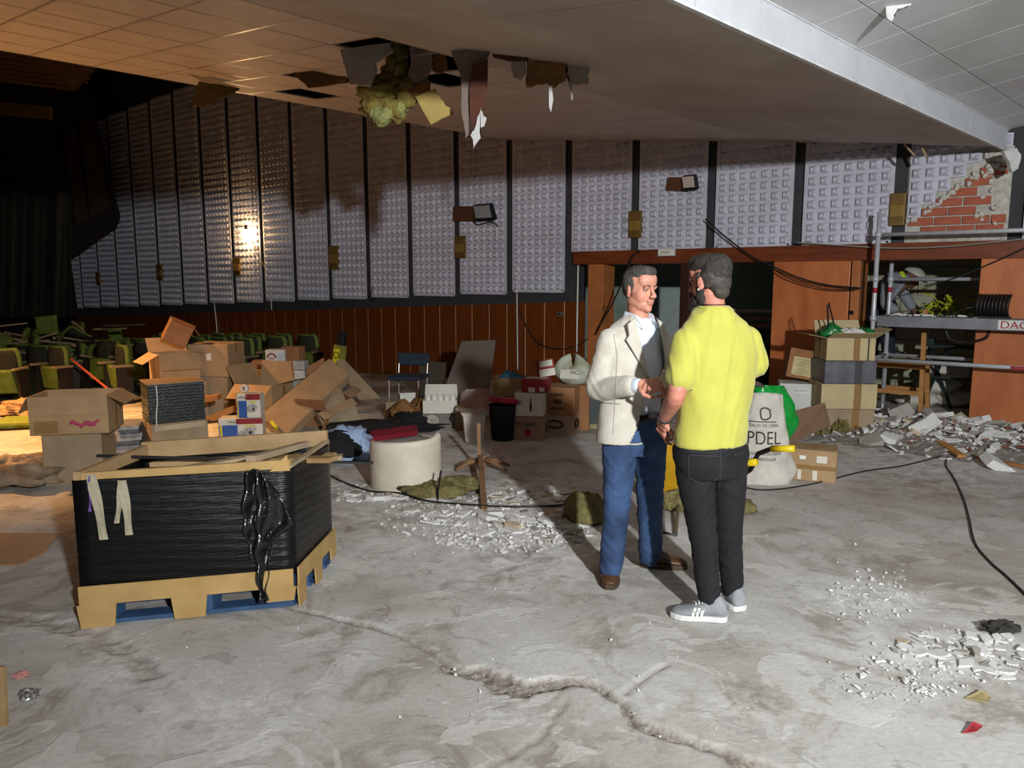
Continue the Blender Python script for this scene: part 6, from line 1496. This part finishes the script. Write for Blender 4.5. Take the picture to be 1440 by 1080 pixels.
# jeans, belt
mb = MB(); ring_loft(mb, [(j(x, y), rB*a, fB*b_) for x, y, a, b_ in ((890, 582, .165, .115), (890, 600, .175, .122), (891, 622, .175, .125), (892, 636, .15, .11))])
limb(mb, [hipR, hipR+(knR-hipR)*.5, knR, knR+(anR-knR)*.5, anR+Vector((0, 0, -.03))], [.098, .086, .073, .066, .062]); limb(mb, [hipL, hipL+(knL-hipL)*.5, knL, knL+(anL-knL)*.5, anL+Vector((0, 0, -.03))], [.098, .086, .073, .066, .062])
me = remesh(mb, .008, 3); wrinkle(me, .009, (7, 7, 17), 6); part('jeans', me, m_jean, J)
mb = MB()
ring_loft(mb, [(j(890, y), rB*.176, fB*.128) for y in (578, 588)]); me = remesh(mb, .006, 1); cut_faces(me, lambda c, n: abs(n.z) > .8); bt = part('belt', me, M('black_belt', '15130f', .35), J, solid=.006)
mb = MB(); mb.box(onfront(917, 583, .008), (.045, .012, .034), (0, 0, math.atan2(fB.x, -fB.y))); part('buckle', mb.mesh('b', []), m_grey, bt, smooth=False)
shoe(J, Vector(ground(860, 800))+Vector((0, .06, 0)), Vector(ground(857, 830)), .105, .105, m_leath, m_sole, m_leath); shoe(J, Vector(ground(901, 795)), Vector(ground(966, 799)), .105, .105, m_leath, m_sole, m_leath)
# what he holds
q = wrR+fw*.15
t = thing('folded_paper', 'small white folded paper held by the man in the jacket', 'paper', j(934, 532, -.30), 0, rot=(.3, .3, -.3)); MB().box((0, 0, 0), (.04, .012, .085)).build('sheet', m_white, t); MB().box((.004, -.008, 0), (.032, .003, .075)).build('fold', m_wcard, t)

# ------------------------------------------------------------------ man in the yellow T-shirt
m_skinY = skinmat('skin_warm', 'c58672', 'ad6e5c'); m_tee = M('yellow_tee', 'b2af4c', .8, .06, 6, .08, 120, col2='a7a344', sheen=.2); m_bjean = M('black_denim', '111113', .85, .3, 6, .2, 160, col2='1a1a1d'); m_hairY = M('dark_hair', '1e1a17', .55, .3, 60, .6, 150, col2='3b3632'); m_fade = M('faded_hair', '4a423d', .6, .3, 60, .4, 150, col2='2e2825')
m_snk = M('sneaker_grey', '8e9294', .8, .2, 14, .1, 90, col2='7a7d80'); m_wsole = M('white_sole', 'd2d2d0', .5, .05)
YY = 3.64
y_ = lambda px, py, dY=0.0: Vector(atY(px, py, YY+dY))
Yp = thing('person', 'bearded man in yellow T-shirt and black jeans seen from behind', 'person', ground(1000, 862))
HY = Frame(y_(997, 396), (-.66, .75, -.12))
fY = Vector((-.36, .93, 0)).normalized(); rY = fY.cross(Vector((0, 0, 1)))       # his right
sL = y_(1008, 480)-rY*.165; sR = y_(1008, 480)+rY*.165; eL = y_(951, 556, -.12); wL = y_(934, 588, .06); eR = y_(1060, 520, .10); wR = y_(1038, 520, .34)
hL = y_(974, 636); hR = y_(1024, 634, .05); kL = y_(988, 748, -.02); kR = y_(1024, 742, .08); aL = y_(998, 842, -.03); aR = y_(1030, 828, .10)
mb = MB(); head_prims(mb, HY, .97, 1.0, y_(1004, 452))
ring_loft(mb, [(y_(x, yy), rY*a, fY*b_) for x, yy, a, b_ in ((1002, 440, .06, .06), (1006, 465, .14, .07), (1010, 510, .15, .085), (1003, 580, .13, .085), (1000, 620, .13, .085))])
limb(mb, [sL, sL+(eL-sL)*.6, eL, eL+(wL-eL)*.35, wL], [.056, .051, .043, .043, .029]); limb(mb, [sR, eR, wR], [.052, .043, .029])
limb(mb, [hL, kL, aL], [.06, .045, .036]); limb(mb, [hR, kR, aR], [.06, .045, .036])
fl_ = (wL-eL).normalized(); hand(mb, wL+fl_*.012, (fl_+Vector((.05, -.25, -.55))).normalized(), Vector((.75, .3, .1)), 1, .5, 1.0, curls=(.35, .5, .55, .6))
hand(mb, wR, (wR-eR).normalized(), Vector((-.6, .2, -.2)), 1, .5)
me = remesh(mb, .0042, 4); part('body', me, m_skinY, Yp)
face(HY, Yp, m_hairY, .97)
mb = MB()
for c, r_ in (((0, .002, .080), (.075, .090, .052)), ((0, -.040, .045), (.080, .074, .082)), ((0, .050, .098), (.058, .045, .032)), ((0, -.07, .06), (.06, .05, .06))): fell(mb, HY, c, r_)
me = remesh(mb, .0045, 2); wrinkle(me, .0032, (75, 75, 50), 5); part('hair', me, m_hairY, Yp)
mb = MB()
for c, r_ in (((0, -.060, -.005), (.067, .046, .062)), ((0, -.064, -.055), (.048, .032, .034))): fell(mb, HY, c, r_)
for s_ in (-1, 1): fell(mb, HY, (s_*.064, -.035, .015), (.016, .040, .050)); fell(mb, HY, (s_*.0725, .008, .020), (.006, .014, .028))
me = remesh(mb, .0045, 2); wrinkle(me, .002, (80, 80, 60), 5); part('faded_sides', me, m_fade, Yp)
mb = MB()
for c, r_ in (((0, .044, -.085), (.057, .060, .044)), ((0, .072, -.118), (.040, .038, .034)), ((0, .072, -.062), (.034, .020, .022))): fell(mb, HY, c, r_)
for s_ in (-1, 1): fell(mb, HY, (s_*.056, .012, -.058), (.013, .026, .050)); fell(mb, HY, (s_*.062, .012, -.01), (.009, .014, .03))
me = remesh(mb, .0045, 2); wrinkle(me, .003, (80, 80, 60), 9); part('beard', me, m_hairY, Yp)
mb = MB(); fell(mb, HY, (-.088, 0, -.036), (.005, .005, .005), 10, 8); part('earring', mb.mesh('e', []), m_white, Yp)
# T-shirt
mb = MB(); ring_loft(mb, [(y_(x, yy), rY*a, fY*b_) for x, yy, a, b_ in ((1003, 430, .074, .072), (1003, 436, .092, .082), (1004, 444, .125, .09), (1006, 454, .162, .10), (1008, 470, .194, .112), (1010, 495, .205, .126), (1009, 540, .192, .128), (1003, 585, .182, .128), (999, 612, .184, .132), (998, 624, .186, .134))], 32)
for sh, el, fr_ in ((sL, eL, .66), (sR, eR, .78)):
    limb(mb, [sh+Vector((0, 0, .0)), sh+(el-sh)*.35, sh+(el-sh)*fr_], [.070, .071, .072])
me = remesh(mb, .008, 3); wrinkle(me, .009, (9, 9, 4), 2)
elim = (eL-sL).normalized()
cut_faces(me, lambda c, n: (n.dot(elim) > .82 and (c-sL).dot(elim) > (eL-sL).length*.6) or (n.z < -.85 and c.z < y_(998, 618).z))
tee = part('t_shirt', me, m_tee, Yp, solid=.005)
mb = MB(); mb.tube([y_(1003, 432)+rY*math.cos(k*math.pi/12)*.073+fY*math.sin(k*math.pi/12)*.071+Vector((0, 0, .008*math.sin(k*math.pi/12)*0)) for k in range(24)], .007, 8, closed=True); part('neckband', mb.mesh('n', []), m_tee, tee)
mb = MB(); mb.tube([y_(1001, 428)+rY*math.cos(k*math.pi/12)*.066+fY*math.sin(k*math.pi/12)*.064 for k in range(24)], .0022, 6, closed=True); part('neck_chain', mb.mesh('n', []), m_dmetal, Yp)
mb = MB(); pw = wL-fl_*.012; sx = fl_.cross(Vector((0, 0, 1))).normalized(); sy = sx.cross(fl_); mb.tube([pw+sx*math.cos(k*math.pi/10)*.033+sy*math.sin(k*math.pi/10)*.033 for k in range(20)], [(.006, .011)]*20, 8, closed=True); part('wristband', mb.mesh('w', []), M('watch_strap', '3d3836', .5), Yp)
# jeans
mb = MB(); ring_loft(mb, [(y_(x, yy), rY*a, fY*b_) for x, yy, a, b_ in ((998, 608, .172, .120), (998, 628, .178, .126), (999, 650, .178, .128), (1000, 668, .15, .11))])
limb(mb, [hL, hL+(kL-hL)*.5, kL, kL+(aL-kL)*.5, aL+Vector((0, 0, -.01))], [.098, .084, .068, .060, .052]); limb(mb, [hR, hR+(kR-hR)*.5, kR, kR+(aR-kR)*.5, aR+Vector((0, 0, -.01))], [.098, .084, .068, .060, .052])
me = remesh(mb, .008, 3); wrinkle(me, .008, (7, 7, 20), 9); bj = part('jeans', me, m_bjean, Yp)
def onback(px, py):
    d_ = Vector(ray(px, py)); t_ = 3.0; c = y_(999, py)
    while t_ < 4.2:
        p = Vector(CAMP)+d_*t_; q = p-c; a = q.dot(rY)/.186; b_ = q.dot(fY)/.136
        if a*a+b_*b_ < 1: return p
        t_ += .004
    return y_(px, py, -.12)
from mathutils.bvhtree import BVHTree
def stitch(o, pts, r_, m, name, lift=.002, step=4):
    me = o.data; mw = world_matrix(o.parent); V = [mw @ v.co for v in me.vertices]; bv = BVHTree.FromPolygons(V, [tuple(p.vertices) for p in me.polygons]); P = []
    for i in range(len(pts)-1):
        (x0, y0), (x1, y1) = pts[i], pts[i+1]; n = max(1, int(math.hypot(x1-x0, y1-y0)/step))
        for k in range(n+(i == len(pts)-2)):
            d_ = Vector(ray(x0+(x1-x0)*k/n, y0+(y1-y0)*k/n)).normalized(); h_ = bv.ray_cast(Vector(CAMP), d_)
            if h_[0] is not None and h_[3] < 6: P.append(h_[0]-d_*lift)
    if len(P) > 1: mb = MB(); mb.tube(P, r_, 5); return part(name, mb.mesh('s', []), m, o)
m_st = M('stitch_grey', '3a3a3e', .8)
stitch(bj, [(968, 640), (1012, 642), (1012, 672), (990, 682), (969, 672), (968, 640)], .0022, m_st, 'pocket_seam'); stitch(bj, [(1032, 640), (1046, 636)], .0022, m_st, 'pocket_seam')
stitch(bj, [(1013, 630), (1014, 660), (1010, 690)], .002, m_st, 'back_seam'); stitch(bj, [(953, 633), (1000, 637), (1046, 628)], .002, m_st, 'yoke_seam')
m_st2 = M('jacket_seam', 'a8a293', .8)
stitch(jk, [(846, 566), (872, 568)], .004, m_st2, 'pocket_flap_edge'); stitch(jk, [(863, 470), (868, 500), (866, 540), (862, 612)], .0015, m_st2, 'side_seam')
shoe(Yp, Vector(ground(1021, 872)), Vector(ground(943, 866)), .105, .10, m_snk, m_wsole, m_white, True, 'sneaker'); shoe(Yp, Vector(ground(1042, 860)), Vector(ground(1016, 838))+Vector((-.05, .05, 0)), .105, .10, m_snk, m_wsole, m_white, True, 'sneaker')

# ------------------------------------------------------------------ worker behind the scaffold
WY = 10.15
w_ = lambda px, py, dY=0.0: Vector(atY(px, py+11, WY+dY))
base = Vector(B0)+Vector((0, 0, .66))
Wk = thing('person', 'worker in helmet, grey top and dark trousers bending behind the scaffold', 'person', base)
zf = base.z
aA, aB = Vector(w_(1222, 500)), Vector(w_(1248, 500)); aA.z = aB.z = zf+.08
hp = w_(1238, 420); nk = w_(1264, 383, -.15); HW = Frame(w_(1282, 381, -.2), (.75, -.25, -.5))
mb = MB(); head_prims(mb, HW); limb(mb, [hp, nk], [.10, .09]); s1 = w_(1250, 385, -.25); s2 = w_(1262, 386, .05)
e1 = w_(1246, 415, -.35); e2 = w_(1275, 410, 0); h1 = w_(1268, 432, -.4); h2 = w_(1288, 430, -.1)
limb(mb, [nk, s1, e1, h1], [.07, .055, .045, .032]); limb(mb, [nk, s2, e2, h2], [.07, .055, .045, .032]); hand(mb, h1, Vector((.5, 0, -.8)), Vector((0, -.5, -.3)), 1, .6); hand(mb, h2, Vector((.5, 0, -.8)), Vector((0, -.5, -.3)), 1, .6)
limb(mb, [hp, aA], [.09, .04]); limb(mb, [hp, aB], [.09, .04]); part('body', remesh(mb, .008, 2), M('skin_dark', '6b4634', .6, .1), Wk)
f_ = Vector((.55, -.2, .8)).normalized(); mb = MB()
ring_loft(mb, [(hp+(nk-hp)*k, Vector((.0, .19, 0))*q, Vector((.10, 0, .10))*q) for k, q in ((-.1, .9), (.2, 1), (.6, 1.1), (.9, 1.1), (1.05, .7))]); limb(mb, [nk+(s1-nk)*.3, s1, e1, e1+(h1-e1)*.5], [.11, .085, .065, .055]); limb(mb, [nk+(s2-nk)*.3, s2, e2, e2+(h2-e2)*.5], [.11, .085, .065, .055])
me = remesh(mb, .012, 3); wrinkle(me, .01, (8, 8, 12), 3); part('grey_top', me, M('grey_top', '8b8f98', .8, .15, 8), Wk)
mb = MB(); limb(mb, [hp, hp+(aA-hp)*.5+Vector((-.03, -.05, 0)), aA], [.14, .105, .08]); limb(mb, [hp+Vector((.05, 0, 0)), hp+(aB-hp)*.5+Vector((.03, 0, 0)), aB], [.14, .105, .08]); me = remesh(mb, .012, 3); wrinkle(me, .01, (7, 7, 14), 8); part('trousers', me, M('navy_trousers', '242b3c', .85, .15, 8), Wk)
mb = MB(); k = MB(); k.ell((0, 0, 0), (.125, .145, .11), 24, 14); V = [Vector(v) for v in k.v]
Mr = HW.rot().to_matrix()
for v in V:
    if v.z < 0: v.z *= .08
mb.add([HW.o+Mr @ (v+Vector((0, 0, .05))) for v in V], k.f); hm = part('helmet', mb.mesh('h', []), M('helmet_grey', 'b4b4a8', .4), Wk)
mb = MB(); ring_loft(mb, [(HW(0, .10, .045+z), HW.r*.10, HW.f*.085) for z in (0, .012)]); part('brim', mb.mesh('h', []), MATS['helmet_grey'], hm)
mb = MB(); limb(mb, [nk+Vector((-.02, -.1, .08)), nk+Vector((.04, -.12, -.02))], [.035, .03]); part('yellow_collar', mb.mesh('h', []), M('hi_vis', 'b9d32a', .6), Wk)
for a in (aA, aB): shoe(Wk, Vector((a.x-.05, a.y+.05, zf)), Vector((a.x+.2, a.y-.05, zf)), .1, .1, m_dmetal, m_sole, m_dmetal)
